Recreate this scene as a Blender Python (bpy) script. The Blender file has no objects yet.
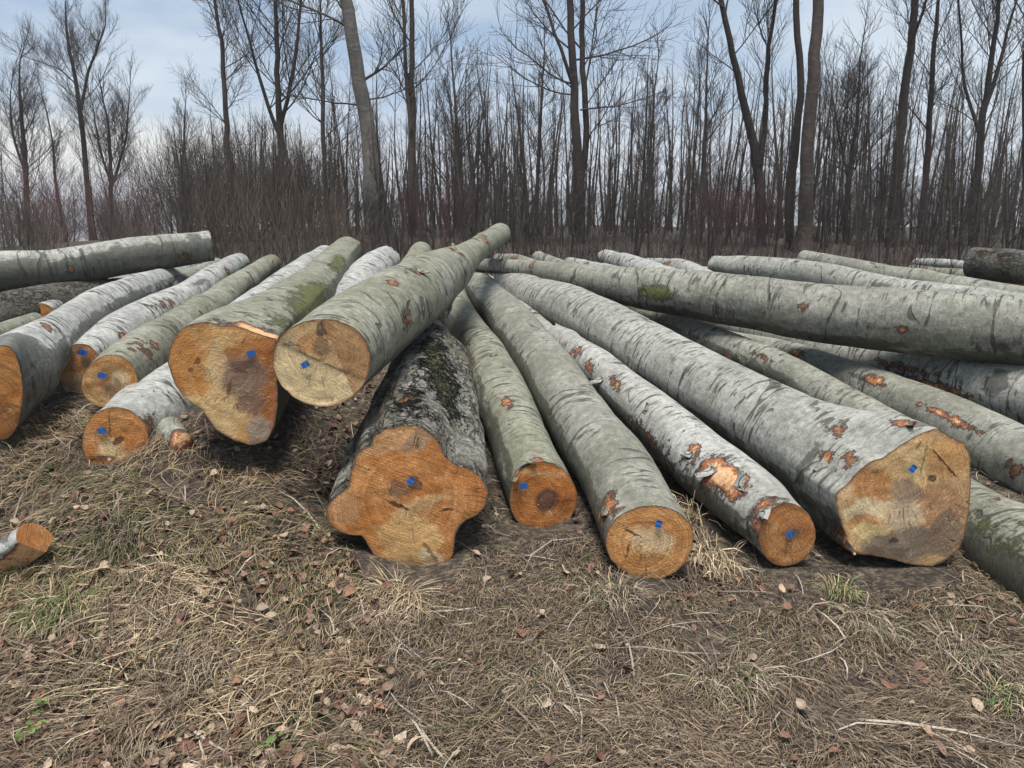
import bpy, math, random
import numpy as np
from mathutils import Vector

random.seed(7)
RNG = np.random.default_rng(11)
scene = bpy.context.scene
COL = scene.collection

# ------------------------------------------------------------------ camera
FPX, PITCH, EYE = 740.0, math.radians(13.6), np.array([0.0, 0.0, 1.6])
FWD = np.array([0.0, math.cos(PITCH), -math.sin(PITCH)])
UPV = np.array([0.0, math.sin(PITCH), math.cos(PITCH)])
RGT = np.array([1.0, 0.0, 0.0])
cam_d = bpy.data.cameras.new("camera")
cam = bpy.data.objects.new("camera", cam_d)
COL.objects.link(cam)
cam.location = EYE
cam.rotation_euler = (math.pi / 2 - PITCH, 0, 0)
cam_d.sensor_width = 36
cam_d.lens = FPX / 1024 * 36
cam_d.clip_start = 0.05
cam_d.clip_end = 9000
scene.camera = cam

# ------------------------------------------------------------------ light
SUN_EL, SUN_AZ = math.radians(78), math.radians(190)     # azimuth clockwise from +y
scene.view_settings.view_transform = 'Standard'
scene.view_settings.look = 'None'
scene.view_settings.gamma = 1
scene.view_settings.exposure = 0.42
scene.view_settings.use_curve_mapping = False


class NT:
    """small helper round a node tree"""
    def __init__(self, tree):
        self.t = tree

    def n(self, typ, *ins, out=0, **props):
        nd = self.t.nodes.new(typ)
        named = {}
        for k, v in props.items():
            if k.startswith('i_'):
                named[k[2:].replace('_', ' ')] = v
            else:
                setattr(nd, k, v)
        for i, v in enumerate(ins):
            if v is not None:
                self.put(nd.inputs[i], v)
        for k, v in named.items():
            self.put(nd.inputs[k], v)
        return nd.outputs[out]

    def put(self, sock, v):
        if isinstance(v, bpy.types.NodeSocket):
            self.t.links.new(v, sock)
        elif isinstance(v, (tuple, list)) and sock.type == 'RGBA' and len(v) == 3:
            sock.default_value = (*v, 1)
        else:
            sock.default_value = v

    def math(self, op, a, b=None, c=None, clamp=False):
        return self.n('ShaderNodeMath', a, b, c, operation=op, use_clamp=clamp)

    def vmath(self, op, a, b=None, out=0):
        return self.n('ShaderNodeVectorMath', a, b, operation=op, out=out)

    def noise(self, co, scale, detail=4, rough=0.55, dist=0.0):
        return self.n('ShaderNodeTexNoise', i_Vector=co, i_Scale=scale, i_Detail=detail,
                      i_Roughness=rough, i_Distortion=dist)

    def step(self, v, a, b, lo=0.0, hi=1.0):
        return self.n('ShaderNodeMapRange', v, a, b, lo, hi, interpolation_type='SMOOTHSTEP', clamp=True)

    def mix(self, f, a, b, mode='MIX'):
        nd = self.t.nodes.new('ShaderNodeMix')
        nd.data_type = 'RGBA'
        nd.blend_type = mode
        self.put(nd.inputs[0], f)
        self.put(nd.inputs[6], a)
        self.put(nd.inputs[7], b)
        return nd.outputs[2]

    def sep(self, v):
        nd = self.t.nodes.new('ShaderNodeSeparateXYZ')
        self.put(nd.inputs[0], v)
        return nd.outputs

    def comb(self, x, y, z):
        return self.n('ShaderNodeCombineXYZ', x, y, z)

    def attr(self, name, out='Vector'):
        nd = self.t.nodes.new('ShaderNodeAttribute')
        nd.attribute_name = name
        return nd.outputs[out]


def new_mat(name):
    m = bpy.data.materials.new(name)
    m.use_nodes = True
    t = m.node_tree
    for nd in list(t.nodes):
        t.nodes.remove(nd)
    nt = NT(t)
    out = t.nodes.new('ShaderNodeOutputMaterial')
    bsdf = t.nodes.new('ShaderNodeBsdfPrincipled')
    t.links.new(bsdf.outputs[0], out.inputs[0])
    return m, nt, bsdf


# world: thin overcast over a Nishita sky
world = bpy.data.worlds.new("World")
scene.world = world
world.use_nodes = True
wt = NT(world.node_tree)
for nd in list(world.node_tree.nodes):
    world.node_tree.nodes.remove(nd)
w_out = world.node_tree.nodes.new('ShaderNodeOutputWorld')
w_bg = world.node_tree.nodes.new('ShaderNodeBackground')
w_bg.inputs[1].default_value = 0.1
world.node_tree.links.new(w_bg.outputs[0], w_out.inputs[0])
sky = world.node_tree.nodes.new('ShaderNodeTexSky')
sky.sky_type = 'NISHITA'
sky.sun_disc = False
sky.sun_elevation = SUN_EL
sky.sun_rotation = SUN_AZ
sky.altitude = 600
tc = world.node_tree.nodes.new('ShaderNodeTexCoord').outputs['Generated']
dx, dy, dz = wt.sep(tc)
dzc = wt.math('MAXIMUM', dz, 0.0)
den = wt.math('ADD', dzc, 0.12)
pl = wt.comb(wt.math('DIVIDE', dx, den), wt.math('DIVIDE', dy, den), 0.0)
cn = wt.noise(pl, 0.75, 6, 0.55, 0.4)
cn2 = wt.noise(tc, 2.2, 4, 0.5, 0.3)
cl = wt.step(wt.math('ADD', wt.math('MULTIPLY', cn, 0.6), wt.math('MULTIPLY', cn2, 0.4)), 0.40, 0.60)
cl = wt.math('ADD', cl, wt.step(dx, -0.15, 0.25, 0.0, 0.28), clamp=True)
cloud = wt.mix(cl, (2.25, 3.35, 4.9), (5.3, 5.95, 6.6))
hor = wt.step(wt.math('ADD', dzc, wt.math('MULTIPLY', wt.math('SUBTRACT', cn2, 0.5), 0.12)), 0.035, 0.125, 1.0, 0.0)
horc = wt.mix(wt.step(dx, -0.42, -0.12), (8.8, 7.8, 6.0), (6.3, 6.4, 6.9))
cloud = wt.mix(wt.math('MULTIPLY', hor, 0.85), cloud, horc)
skycol = wt.mix(0.85, sky.outputs[0], cloud)
world.node_tree.links.new(skycol, w_bg.inputs[0])

sun_d = bpy.data.lights.new("sun", 'SUN')
sun_d.energy = 4.6
sun_d.angle = math.radians(24)
sun_d.color = (1.0, 0.96, 0.9)
sun = bpy.data.objects.new("sun", sun_d)
COL.objects.link(sun)
sdir = Vector((math.sin(SUN_AZ) * math.cos(SUN_EL), math.cos(SUN_AZ) * math.cos(SUN_EL), math.sin(SUN_EL)))
sun.rotation_euler = sdir.to_track_quat('Z', 'Y').to_euler()
sun.location = (0, 0, 30)


# ------------------------------------------------------------------ helpers
def ray(px, py):
    return FWD + (px - 512) / FPX * RGT - (py - 384) / FPX * UPV


def at(px, py, Z):
    return EYE + Z * ray(px, py)


def proj(P):
    d = np.asarray(P) - EYE
    z = d @ FWD
    return 512 + (d @ RGT) / z * FPX, 384 - (d @ UPV) / z * FPX, z


def _h(ix, iy, iz, seed):
    n = (ix * 374761393 + iy * 668265263 + iz * 2147483647 + seed * 1274126177) & 0xFFFFFFFF
    n = ((n ^ (n >> 13)) * 1274126177) & 0xFFFFFFFF
    n = n ^ (n >> 16)
    return (n & 0xFFFF) / 65535.0


def vnoise(x, y, z=0.0, seed=0):
    x, y, z = np.broadcast_arrays(np.asarray(x, float), np.asarray(y, float), np.asarray(z, float))
    ix, iy, iz = (np.floor(a).astype(np.int64) for a in (x, y, z))
    fx, fy, fz = x - ix, y - iy, z - iz
    fx, fy, fz = (a * a * (3 - 2 * a) for a in (fx, fy, fz))
    r = 0
    for a in (0, 1):
        for b in (0, 1):
            for c in (0, 1):
                wgt = (fx if a else 1 - fx) * (fy if b else 1 - fy) * (fz if c else 1 - fz)
                r = r + wgt * _h(ix + a, iy + b, iz + c, seed)
    return r * 2 - 1


def fbm(x, y, z=0.0, seed=0, octs=4):
    r, a = 0, 0.5
    for o in range(octs):
        r = r + a * vnoise(x, y, z, seed + o * 17)
        x, y, z, a = x * 2.03, y * 2.03, np.asarray(z) * 2.03, a * 0.5
    return r


def sstep(a, b, x):
    t = np.clip((np.asarray(x, float) - a) / (b - a), 0, 1)
    return t * t * (3 - 2 * t)


def mesh_obj(name, verts, quads=None, tris=None, mat=None, parent=None, smooth=True, attrs=None, loc=None):
    verts = np.ascontiguousarray(verts, np.float32)
    me = bpy.data.meshes.new(name)
    nq = 0 if quads is None else len(quads)
    nt = 0 if tris is None else len(tris)
    me.vertices.add(len(verts))
    me.vertices.foreach_set('co', verts.ravel())
    li = []
    if nq:
        li.append(np.asarray(quads, np.int32).ravel())
    if nt:
        li.append(np.asarray(tris, np.int32).ravel())
    li = np.concatenate(li)
    me.loops.add(len(li))
    me.loops.foreach_set('vertex_index', li)
    me.polygons.add(nq + nt)
    starts = np.concatenate([np.arange(nq) * 4, nq * 4 + np.arange(nt) * 3]).astype(np.int32)
    me.polygons.foreach_set('loop_start', starts)
    me.update(calc_edges=True)
    me.polygons.foreach_set('use_smooth', np.full(nq + nt, smooth, bool))
    for k, v in (attrs or {}).items():
        v = np.ascontiguousarray(v, np.float32)
        a = me.attributes.new(k, 'FLOAT_VECTOR', 'POINT')
        a.data.foreach_set('vector', v.ravel())
    if mat:
        me.materials.append(mat)
    me.validate()
    o = bpy.data.objects.new(name, me)
    COL.objects.link(o)
    if parent:
        o.parent = parent
    if loc is not None:
        o.location = loc
    return o


def tag_obj(o, label=None, cat=None, group=None, kind=None):
    if label: o['label'] = label
    if cat: o['category'] = cat
    if group: o['group'] = group
    if kind: o['kind'] = kind
    return o


def thing(name, label, cat, loc, group=None):
    o = bpy.data.objects.new(name, None)
    o.empty_display_size = 0.2
    COL.objects.link(o)
    o.location = loc
    return tag_obj(o, label, cat, group)


def copy_tree(src, loc, rz=0, scale=1.0, label=None, group=None):
    r = src.copy()
    COL.objects.link(r)
    r.location = loc
    r.rotation_euler = (0, 0, rz)
    r.scale = (scale,) * 3 if not isinstance(scale, tuple) else scale
    if label: r['label'] = label
    if group: r['group'] = group
    for ch in list(src.children):
        c = ch.copy()
        COL.objects.link(c)
        c.parent = r
    return r


def grid_quads(n, m, wrap):
    """quads of an n x m vertex grid, m wraps round if wrap"""
    i = np.arange(n - 1)[:, None]
    j = np.arange(m if wrap else m - 1)[None, :]
    j2 = (j + 1) % m
    return np.stack([i * m + j, i * m + j2, (i + 1) * m + j2, (i + 1) * m + j], -1).reshape(-1, 4)


# ------------------------------------------------------------------ terrain
LOGS = []      # (points, radii) of built logs, so that the ground dips under them


def ground_base(x, y):
    x, y = np.asarray(x, float), np.asarray(y, float)
    rt = sstep(.2, 1.6, x)
    z = 0.62 * sstep(0, 1, (y - 2.9 - 2.6 * rt) / (4.7 - .4 * rt))
    left = sstep(-0.35, -1.7, x)
    z = z + left * 0.42 * sstep(1.9, 4.0, y) * (1 - 0.8 * sstep(3.9, 6.4, y))
    z = z - 0.10 * sstep(1.0, -1.5, y)
    lf = sstep(-5, -12, x)
    y0 = 28 - 15.5 * lf
    z = z - 45 * sstep(0, 1, (y - y0) / (200 - 85 * lf)) + 0.15 * sstep(10, 20, y)
    r = np.hypot(x, y)
    nearf = sstep(14, 4, r)
    z = z + fbm(x * 1.1, y * 1.1, 0, 3, 3) * 0.09 * (0.4 + 0.6 * nearf) * sstep(60, 20, r)
    z = z + fbm(x * 5, y * 5, 0, 9, 3) * 0.034 * nearf
    z = z + fbm(x * .12, y * .12, 0, 21, 3) * 0.25 * sstep(9, 20, r) * sstep(200, 60, r)
    return z


def ground_z(x, y):
    x, y = np.asarray(x, float), np.asarray(y, float)
    z = ground_base(x, y)
    for P, R in LOGS:
        x0, y0 = P[:, 0].min() - .6, P[:, 1].min() - .6
        x1, y1 = P[:, 0].max() + .6, P[:, 1].max() + .6
        sel = (x > x0) & (x < x1) & (y > y0) & (y < y1)
        if not sel.any():
            continue
        xs, ys = x[sel], y[sel]
        d2 = (xs[:, None] - P[None, :, 0]) ** 2 + (ys[:, None] - P[None, :, 1]) ** 2
        k = d2.argmin(1)
        d = np.sqrt(d2[np.arange(len(k)), k])
        lim = P[k, 2] - R[k] * np.sqrt(np.maximum(1 - (d / R[k]) ** 2, 0)) + 0.012
        lim = np.where(d < R[k], lim, 1e9)
        zz = z[sel]
        z[sel] = np.minimum(zz, lim)
    return z


def hit_ground(px, py):
    r = ray(px, py)
    ts = np.linspace(0.8, 40, 1500)
    P = EYE + ts[:, None] * r
    g = ground_base(P[:, 0], P[:, 1])
    below = np.nonzero(P[:, 2] < g)[0]
    return P[below[0]] if len(below) else P[-1]


# ------------------------------------------------------------------ bark
BARKS = {}


def bark_mat(name, ca, cb, lichen=0.5, lich_col=(.50, .52, .50), marks=0.6, rings=0.7, flecks=0.2,
             rough=0.3, crackle=0.0, sc=1.0):
    m, t, b = new_mat(name)
    co = t.attr('logco')
    mask = t.attr('mask')
    wet_shade, moss, dmg = t.sep(mask)
    cs, cy, cz = t.sep(co)
    n1 = t.noise(co, 2.6, 5, 0.6, 0.3)
    n2 = t.noise(co, 11.0, 9, 0.74, 0.3)
    n3 = t.noise(co, 55.0, 4, 0.7)
    col = t.mix(t.step(n1, 0.34, 0.66), ca, cb)
    # lichen crust, in broad blotches with crisp edges
    lm = t.math('ADD', t.math('MULTIPLY', t.noise(co, 26.0 * sc, 7, .72, .3), 0.6), t.math('MULTIPLY', t.noise(co, 2.2 * sc, 4), 0.5))
    lm = t.step(lm, 0.58 - 0.05 * lichen, 0.70 - 0.05 * lichen)
    col = t.mix(t.math('MULTIPLY', lm, min(1, 0.25 + 0.45 * lichen)), col, lich_col)
    speck = t.step(t.noise(co, 85.0, 4, .7), .57, .65)
    pit = t.step(t.noise(co, 110.0, 3, .7), .60, .68)
    col = t.mix(t.math('MULTIPLY', pit, .35), col, (.10, .095, .08))
    col = t.mix(t.math('MULTIPLY', speck, .22), col, (.55, .555, .52))
    grey = t.step(t.noise(co, 23.0, 6, 0.7), 0.36, 0.64, 0.76, 1.15)
    col = t.mix(1.0, col, t.comb(grey, grey, grey), 'MULTIPLY')
    if crackle:
        vo = t.n('ShaderNodeTexVoronoi', i_Vector=t.vmath('ADD', t.vmath('MULTIPLY', co, (7, 24, 24)), t.n('ShaderNodeVectorMath', t.n('ShaderNodeTexNoise', i_Vector=co, i_Scale=11.0, i_Detail=5.0, out=1), operation='SCALE', i_Scale=2.6)), i_Scale=1.0, feature='DISTANCE_TO_EDGE')
        ckl = t.math('MULTIPLY', t.math('MULTIPLY', t.step(vo, .01, .12, 1.0, 0.0), t.step(t.noise(co, 4.0, 4, .6), .40, .60)), crackle)
        col = t.mix(t.math('MULTIPLY', ckl, .85), col, (.03, .026, .02))
    # short cross-wise lenticels and wrinkles
    st = t.vmath('MULTIPLY', co, (34, 5.5, 5.5))
    l1 = t.step(t.noise(st, 1.0, 4, 0.62, 0.5), 0.55, 0.60)
    st2 = t.vmath('MULTIPLY', co, (90, 16, 16))
    l2 = t.step(t.noise(st2, 1.0, 3, 0.6), 0.56, 0.66)
    lmask = t.step(t.noise(co, 2.6, 4, .6), 0.44, 0.58)
    l1m = t.math('MULTIPLY', t.math('MULTIPLY', l1, lmask), marks)
    l2m = t.math('MULTIPLY', l2, 0.62 * marks)
    col = t.mix(l1m, col, (.045, .042, .034))
    col = t.mix(l2m, col, (.09, .085, .07))
    # cross-wise growth creases running round the stem
    wv = t.vmath('MULTIPLY', co, (1.5, 0.55, 0.55))
    rn = t.math('MULTIPLY', t.noise(wv, 1.0, 3, 0.45, 0.2), 9.0)
    fr = t.math('ABSOLUTE', t.math('SUBTRACT', t.math('FRACT', rn), 0.5))
    wid = t.step(t.noise(co, 7.0, 3), 0.35, 0.70, 0.004, 0.06)
    ring = t.step(t.math('SUBTRACT', fr, wid), -0.01, 0.012, 1.0, 0.0)
    ring = t.math('MULTIPLY', ring, t.step(t.noise(co, 2.3, 2), 0.47, 0.54))
    ring = t.math('MULTIPLY', ring, rings)
    col = t.mix(ring, col, (.035, .032, .026))
    # bark torn off: dark rim, red inner bark, pale wood in the middle
    dn = t.math('ADD', t.math('MULTIPLY', t.math('SUBTRACT', n2, 0.5), 2.4),
                t.math('MULTIPLY', t.math('SUBTRACT', t.noise(t.vmath('MULTIPLY', co, (22, 13, 13)), 1.0, 5, .72), 0.5), 1.5))
    gl = t.math('MULTIPLY', t.step(t.noise(co, 2.1, 2), 0.50, 0.72), flecks)
    dv = t.math('ADD', t.math('ADD', dmg, gl), dn)
    dv = t.math('MULTIPLY', dv, t.step(t.math('ADD', dmg, gl), 0.03, 0.15))
    d1, d2, d3 = t.step(dv, 0.42, 0.47), t.step(dv, 0.62, 0.80), t.step(dv, 0.98, 1.10)
    col = t.mix(t.math('MULTIPLY', d1, 0.9), col, (.055, .024, .014))
    inner = t.mix(t.step(n3, .35, .65), (.19, .068, .032), (.37, .16, .07))
    col = t.mix(d2, col, inner)
    col = t.mix(d3, col, t.mix(t.step(n3, .3, .7), (.46, .24, .11), (.62, .42, .24)))
    # algae-dark stain with a ragged edge; also paints shade onto the undersides
    wd = t.math('ADD', wet_shade, t.math('MULTIPLY', t.math('SUBTRACT', t.noise(t.vmath('MULTIPLY', co, (9, 22, 22)), 1.0, 5, .65), 0.5), 0.9))
    wd = t.math('ADD', wd, t.math('MULTIPLY', t.math('SUBTRACT', t.noise(co, 2.4, 3), 0.5), 0.55))
    wd = t.step(wd, 0.44, 0.58)
    wd = t.math('MULTIPLY', wd, t.math('SUBTRACT', 1.0, d2))
    col = t.mix(t.math('MULTIPLY', wd, 0.74), col, t.mix(n2, (.030, .032, .024), (.062, .062, .048)))
    # moss
    md = t.math('ADD', moss, t.math('MULTIPLY', t.math('SUBTRACT', t.noise(co, 17, 7, .8), 0.5), 2.2))
    md = t.math('ADD', md, t.math('MULTIPLY', t.math('SUBTRACT', t.noise(co, 4, 3), 0.5), 0.8))
    md = t.math('MULTIPLY', t.step(md, 0.50, 0.72), t.step(moss, .02, .2))
    col = t.mix(t.math('MULTIPLY', md, 0.85), col, t.mix(n3, (.035, .042, .008), (.115, .12, .022)))
    b.inputs['Roughness'].default_value = 0.8
    t.put(b.inputs['Base Color'], col)
    t.put(b.inputs['Roughness'], t.step(wd, 0, 1, 0.82, 0.55))
    b.inputs['Specular IOR Level'].default_value = 0.3
    hgt = t.math('MULTIPLY', n2, 0.6)
    hgt = t.math('ADD', hgt, t.math('MULTIPLY', t.noise(st, .6, 4, 0.6), 0.35))
    hgt = t.math('ADD', hgt, t.math('MULTIPLY', n3, 0.25))
    hgt = t.math('SUBTRACT', hgt, t.math('MULTIPLY', l1m, 0.4))
    hgt = t.math('SUBTRACT', hgt, t.math('MULTIPLY', ring, 0.9))
    hgt = t.math('SUBTRACT', hgt, t.math('MULTIPLY', d1, 0.5))
    hgt = t.math('ADD', hgt, t.math('MULTIPLY', md, 0.9))
    if crackle:
        hgt = t.math('SUBTRACT', hgt, t.math('MULTIPLY', ckl, 1.2))
    bump = t.n('ShaderNodeBump', i_Strength=0.55 + rough, i_Distance=0.012 + 0.02 * rough, i_Height=hgt)
    t.put(b.inputs['Normal'], bump)
    return m


BARKS['grey'] = bark_mat('beech_bark_grey', (.155, .154, .122), (.245, .242, .203), .35, (.325, .325, .29), marks=.85, flecks=.16)
BARKS['pale'] = bark_mat('beech_bark_pale', (.25, .25, .232), (.365, .365, .345), .6, (.46, .465, .445), marks=.95, flecks=.14, sc=.7)
BARKS['green'] = bark_mat('beech_bark_green', (.15, .148, .104), (.235, .232, .18), .4, (.325, .322, .28), marks=.85, flecks=.2, sc=1.5)
BARKS['silver'] = bark_mat('beech_bark_silver', (.21, .21, .182), (.30, .298, .268), .45, (.375, .375, .345), marks=.85, flecks=.2, sc=1.25)
BARKS['peeled'] = bark_mat('beech_bark_peeling', (.26, .256, .232), (.34, .336, .308), .5, (.42, .42, .395), marks=.85, flecks=.42, sc=.85)
BARKS['crust'] = bark_mat('old_bark_crusty', (.16, .14, .102), (.27, .24, .19), 1.2, (.50, .50, .46), marks=.4, rings=.4, flecks=.2, rough=1.5, crackle=.42, sc=1.6)
BARKS['dark'] = bark_mat('beech_bark_dark', (.085, .078, .061), (.135, .127, .106), .3, (.25, .24, .22), marks=.7, flecks=.2, rough=.9, crackle=.5)


def face_mat(name, c1, c2, Z, pith=(0, 0), ring_f=70, ring_a=.25, blobs=(), halves=(), saw=0.6, saw_rot=0.5, rimw=.972):
    """sawn wood; blobs (dx, dy, rx, ry, rotation, colour, noise, opacity) in pixels of the photograph, y down"""
    k = Z / FPX
    m, t, b = new_mat(name)
    co = t.attr('fco')
    u, v, rim = t.sep(co)
    p = t.comb(u, v, 0.0)
    nA = t.noise(p, 7.0, 5, .6, .4)
    nB = t.noise(p, 26.0, 5, .65, .2)
    nE = t.math('ADD', t.math('MULTIPLY', nB, .45), t.math('ADD', t.math('MULTIPLY', nA, .35), t.math('MULTIPLY', t.noise(p, 95.0, 4, .7), .2)))
    wA = t.n('ShaderNodeVectorMath', t.vmath('SUBTRACT', t.n('ShaderNodeTexNoise', i_Vector=p, i_Scale=11.0, i_Detail=3.0, out=1), (.5, .5, .5)), operation='SCALE', i_Scale=.085)
    wB = t.n('ShaderNodeVectorMath', t.vmath('SUBTRACT', t.n('ShaderNodeTexNoise', i_Vector=p, i_Scale=48.0, i_Detail=3.0, out=1), (.5, .5, .5)), operation='SCALE', i_Scale=.028)
    pq = t.vmath('ADD', p, t.vmath('ADD', wA, wB))
    wob = t.vmath('SCALE', t.vmath('SUBTRACT', t.n('ShaderNodeTexNoise', i_Vector=p, i_Scale=6.0, i_Detail=4.0, out=1), (.5, .5, .5)), None)
    wob.node.inputs['Scale'].default_value = 0.05
    pw = t.vmath('ADD', p, wob)
    d = t.vmath('SUBTRACT', pw, (pith[0] * k, -pith[1] * k, 0))
    rad = t.vmath('LENGTH', d, out=1)
    rings = t.n('ShaderNodeTexNoise', t.comb(t.math('MULTIPLY', rad, ring_f), 0.0, 0.0), i_Scale=1.0, i_Detail=4.0, i_Roughness=.7)
    col = t.mix(t.step(nA, .35, .65), c1, c2)
    for (bx, by, rx, ry, rot, bc, nz, op) in blobs:
        q = t.vmath('SUBTRACT', pq if min(rx, ry) > 4 else t.vmath('ADD', p, wB), (bx * k, -by * k, 0))
        q = t.n('ShaderNodeVectorRotate', q, i_Angle=rot, rotation_type='Z_AXIS')
        q = t.vmath('MULTIPLY', q, (1 / (rx * k), 1 / (ry * k), 0))
        dist = t.vmath('LENGTH', q, out=1)
        dist = t.math('ADD', dist, t.math('MULTIPLY', t.math('SUBTRACT', nE, .5), nz * 2.3))
        col = t.mix(t.step(dist, .74, 1.16, op, 0.0), col, bc)
    for (hx, hy, ang, bc, nz, op) in halves:
        q = t.vmath('SUBTRACT', p, (hx * k, -hy * k, 0))
        s = t.vmath('DOT_PRODUCT', q, (math.cos(ang), math.sin(ang), 0), out=1)
        s = t.math('ADD', s, t.math('MULTIPLY', t.math('SUBTRACT', nA, .5), nz))
        col = t.mix(t.step(s, -.004, .006, 0.0, op), col, bc)
    rr = t.step(rings, .35, .65, 1.0 - ring_a, 1.0 + ring_a * .6)
    col = t.mix(1.0, col, t.comb(rr, rr, rr), 'MULTIPLY')
    # saw lines and streaks
    sr = t.n('ShaderNodeVectorRotate', p, i_Angle=saw_rot, rotation_type='Z_AXIS')
    sl = t.noise(t.vmath('MULTIPLY', sr, (9, 190, 1)), 1.0, 4, .65)
    sv = t.step(sl, .33, .67, 1 - .38 * saw, 1 + .25 * saw)
    col = t.mix(1.0, col, t.comb(sv, sv, sv), 'MULTIPLY')
    grit = t.step(t.noise(p, 60, 5, .75), .56, .70)
    col = t.mix(t.math('MULTIPLY', grit, .5), col, (.10, .05, .025))
    fuzz = t.step(t.noise(p, 130, 3, .7), .3, .7, .78, 1.18)
    col = t.mix(1.0, col, t.comb(fuzz, fuzz, fuzz), 'MULTIPLY')
    stain = t.step(t.noise(p, 12, 6, .7, .6), .56, .66)
    col = t.mix(t.math('MULTIPLY', stain, .35), col, (.16, .085, .045))
    fib = t.noise(t.vmath('MULTIPLY', t.n('ShaderNodeVectorRotate', t.vmath('ADD', p, wA), i_Angle=saw_rot + .9, rotation_type='Z_AXIS'), (14, 120, 1)), 1.0, 5, .7)
    fm = t.math('MULTIPLY', t.step(fib, .54, .66), t.step(nA, .42, .58))
    col = t.mix(t.math('MULTIPLY', fm, .55), col, (.70, .53, .32))
    fd = t.math('MULTIPLY', t.step(fib, .46, .34), t.step(nA, .56, .44))
    col = t.mix(t.math('MULTIPLY', fd, .45), col, (.20, .09, .035))
    # radial checks
    ang = t.math('ARCTAN2', t.sep(d)[1], t.sep(d)[0])
    ck = t.noise(t.comb(t.math('MULTIPLY', t.math('SINE', ang), 7.0), t.math('MULTIPLY', t.math('COSINE', ang), 7.0), t.math('MULTIPLY', rad, 2.0)), 1.0, 2, .5)
    ckm = t.step(t.math('ABSOLUTE', t.math('SUBTRACT', ck, .5)), .0, .012, 1.0, 0.0)
    ckm = t.math('MULTIPLY', ckm, t.step(t.noise(p, 5.5, 2), .52, .62))
    ckm = t.math('MULTIPLY', ckm, t.step(rad, .03, .06))
    col = t.mix(t.math('MULTIPLY', ckm, .75), col, (.05, .025, .012))
    # the bark seen end on
    rm = t.math('ADD', rim, t.math('MULTIPLY', t.math('SUBTRACT', nE, .5), .16))
    col = t.mix(t.step(rm, rimw - .05, rimw - .01, 0, .4), col, (.26, .11, .045))
    col = t.mix(t.step(rm, rimw, rimw + .014, 0, .85), col, t.mix(nB, (.05, .035, .024), (.16, .11, .075)))
    t.put(b.inputs['Base Color'], col)
    b.inputs['Roughness'].default_value = .75
    b.inputs['Specular IOR Level'].default_value = .25
    h = t.math('ADD', t.math('ADD', t.math('MULTIPLY', sl, .5), t.math('MULTIPLY', fib, .6)), t.math('MULTIPLY', nB, .7))
    h = t.math('SUBTRACT', h, t.math('MULTIPLY', ckm, .6))
    t.put(b.inputs['Normal'], t.n('ShaderNodeBump', i_Strength=.8, i_Distance=.010, i_Height=h))
    return m


PLAIN_FACE = face_mat('sawn_end_plain', (.42, .24, .11), (.50, .31, .16), 6)

m_tag, t_, b_ = new_mat('blue_plastic')
t_.put(b_.inputs['Base Color'], t_.mix(t_.noise(t_.attr('fco'), 60, 3), (.012, .075, .27), (.022, .12, .38)))
b_.inputs['Roughness'].default_value = .4
TAG_MESH = {}


def poly_radius(uv, th):
    a = np.arctan2(uv[:, 1], uv[:, 0])
    r = np.hypot(uv[:, 0], uv[:, 1])
    o = np.argsort(a)
    a, r = a[o], r[o]
    a = np.concatenate([a - 2 * np.pi, a, a + 2 * np.pi])
    r = np.concatenate([r, r, r])
    return np.interp(th, a, r)


def dense_poly(pts, n=240):
    pts = np.asarray(pts, float)
    p2 = np.vstack([pts, pts[:1]])
    s = np.concatenate([[0], np.cumsum(np.hypot(*np.diff(p2, axis=0).T))])
    t = np.linspace(0, s[-1], n, endpoint=False)
    q = np.stack([np.interp(t, s, p2[:, 0]), np.interp(t, s, p2[:, 1])], 1)
    for _ in range(1):
        q = .5 * q + .25 * (np.roll(q, 1, 0) + np.roll(q, -1, 0))
    return q


def smooth_interp(t, ts, v):
    """monotone-ish cubic through the stations"""
    m = np.gradient(v, ts, axis=0) if len(ts) > 2 else np.repeat((v[1:2] - v[:1]) / (ts[1] - ts[0]), 2, 0)
    k = np.clip(np.searchsorted(ts, t, side='right') - 1, 0, len(ts) - 2)
    h = ts[k + 1] - ts[k]
    u = (t - ts[k]) / h
    if v.ndim > 1:
        u, h = u[:, None], h[:, None]
    h00, h10 = 2 * u**3 - 3 * u**2 + 1, u**3 - 2 * u**2 + u
    h01, h11 = -2 * u**3 + 3 * u**2, u**3 - u**2
    return h00 * v[k] + h10 * h * m[k] + h01 * v[k + 1] + h11 * h * m[k + 1]


LOG_N = [0]


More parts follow.
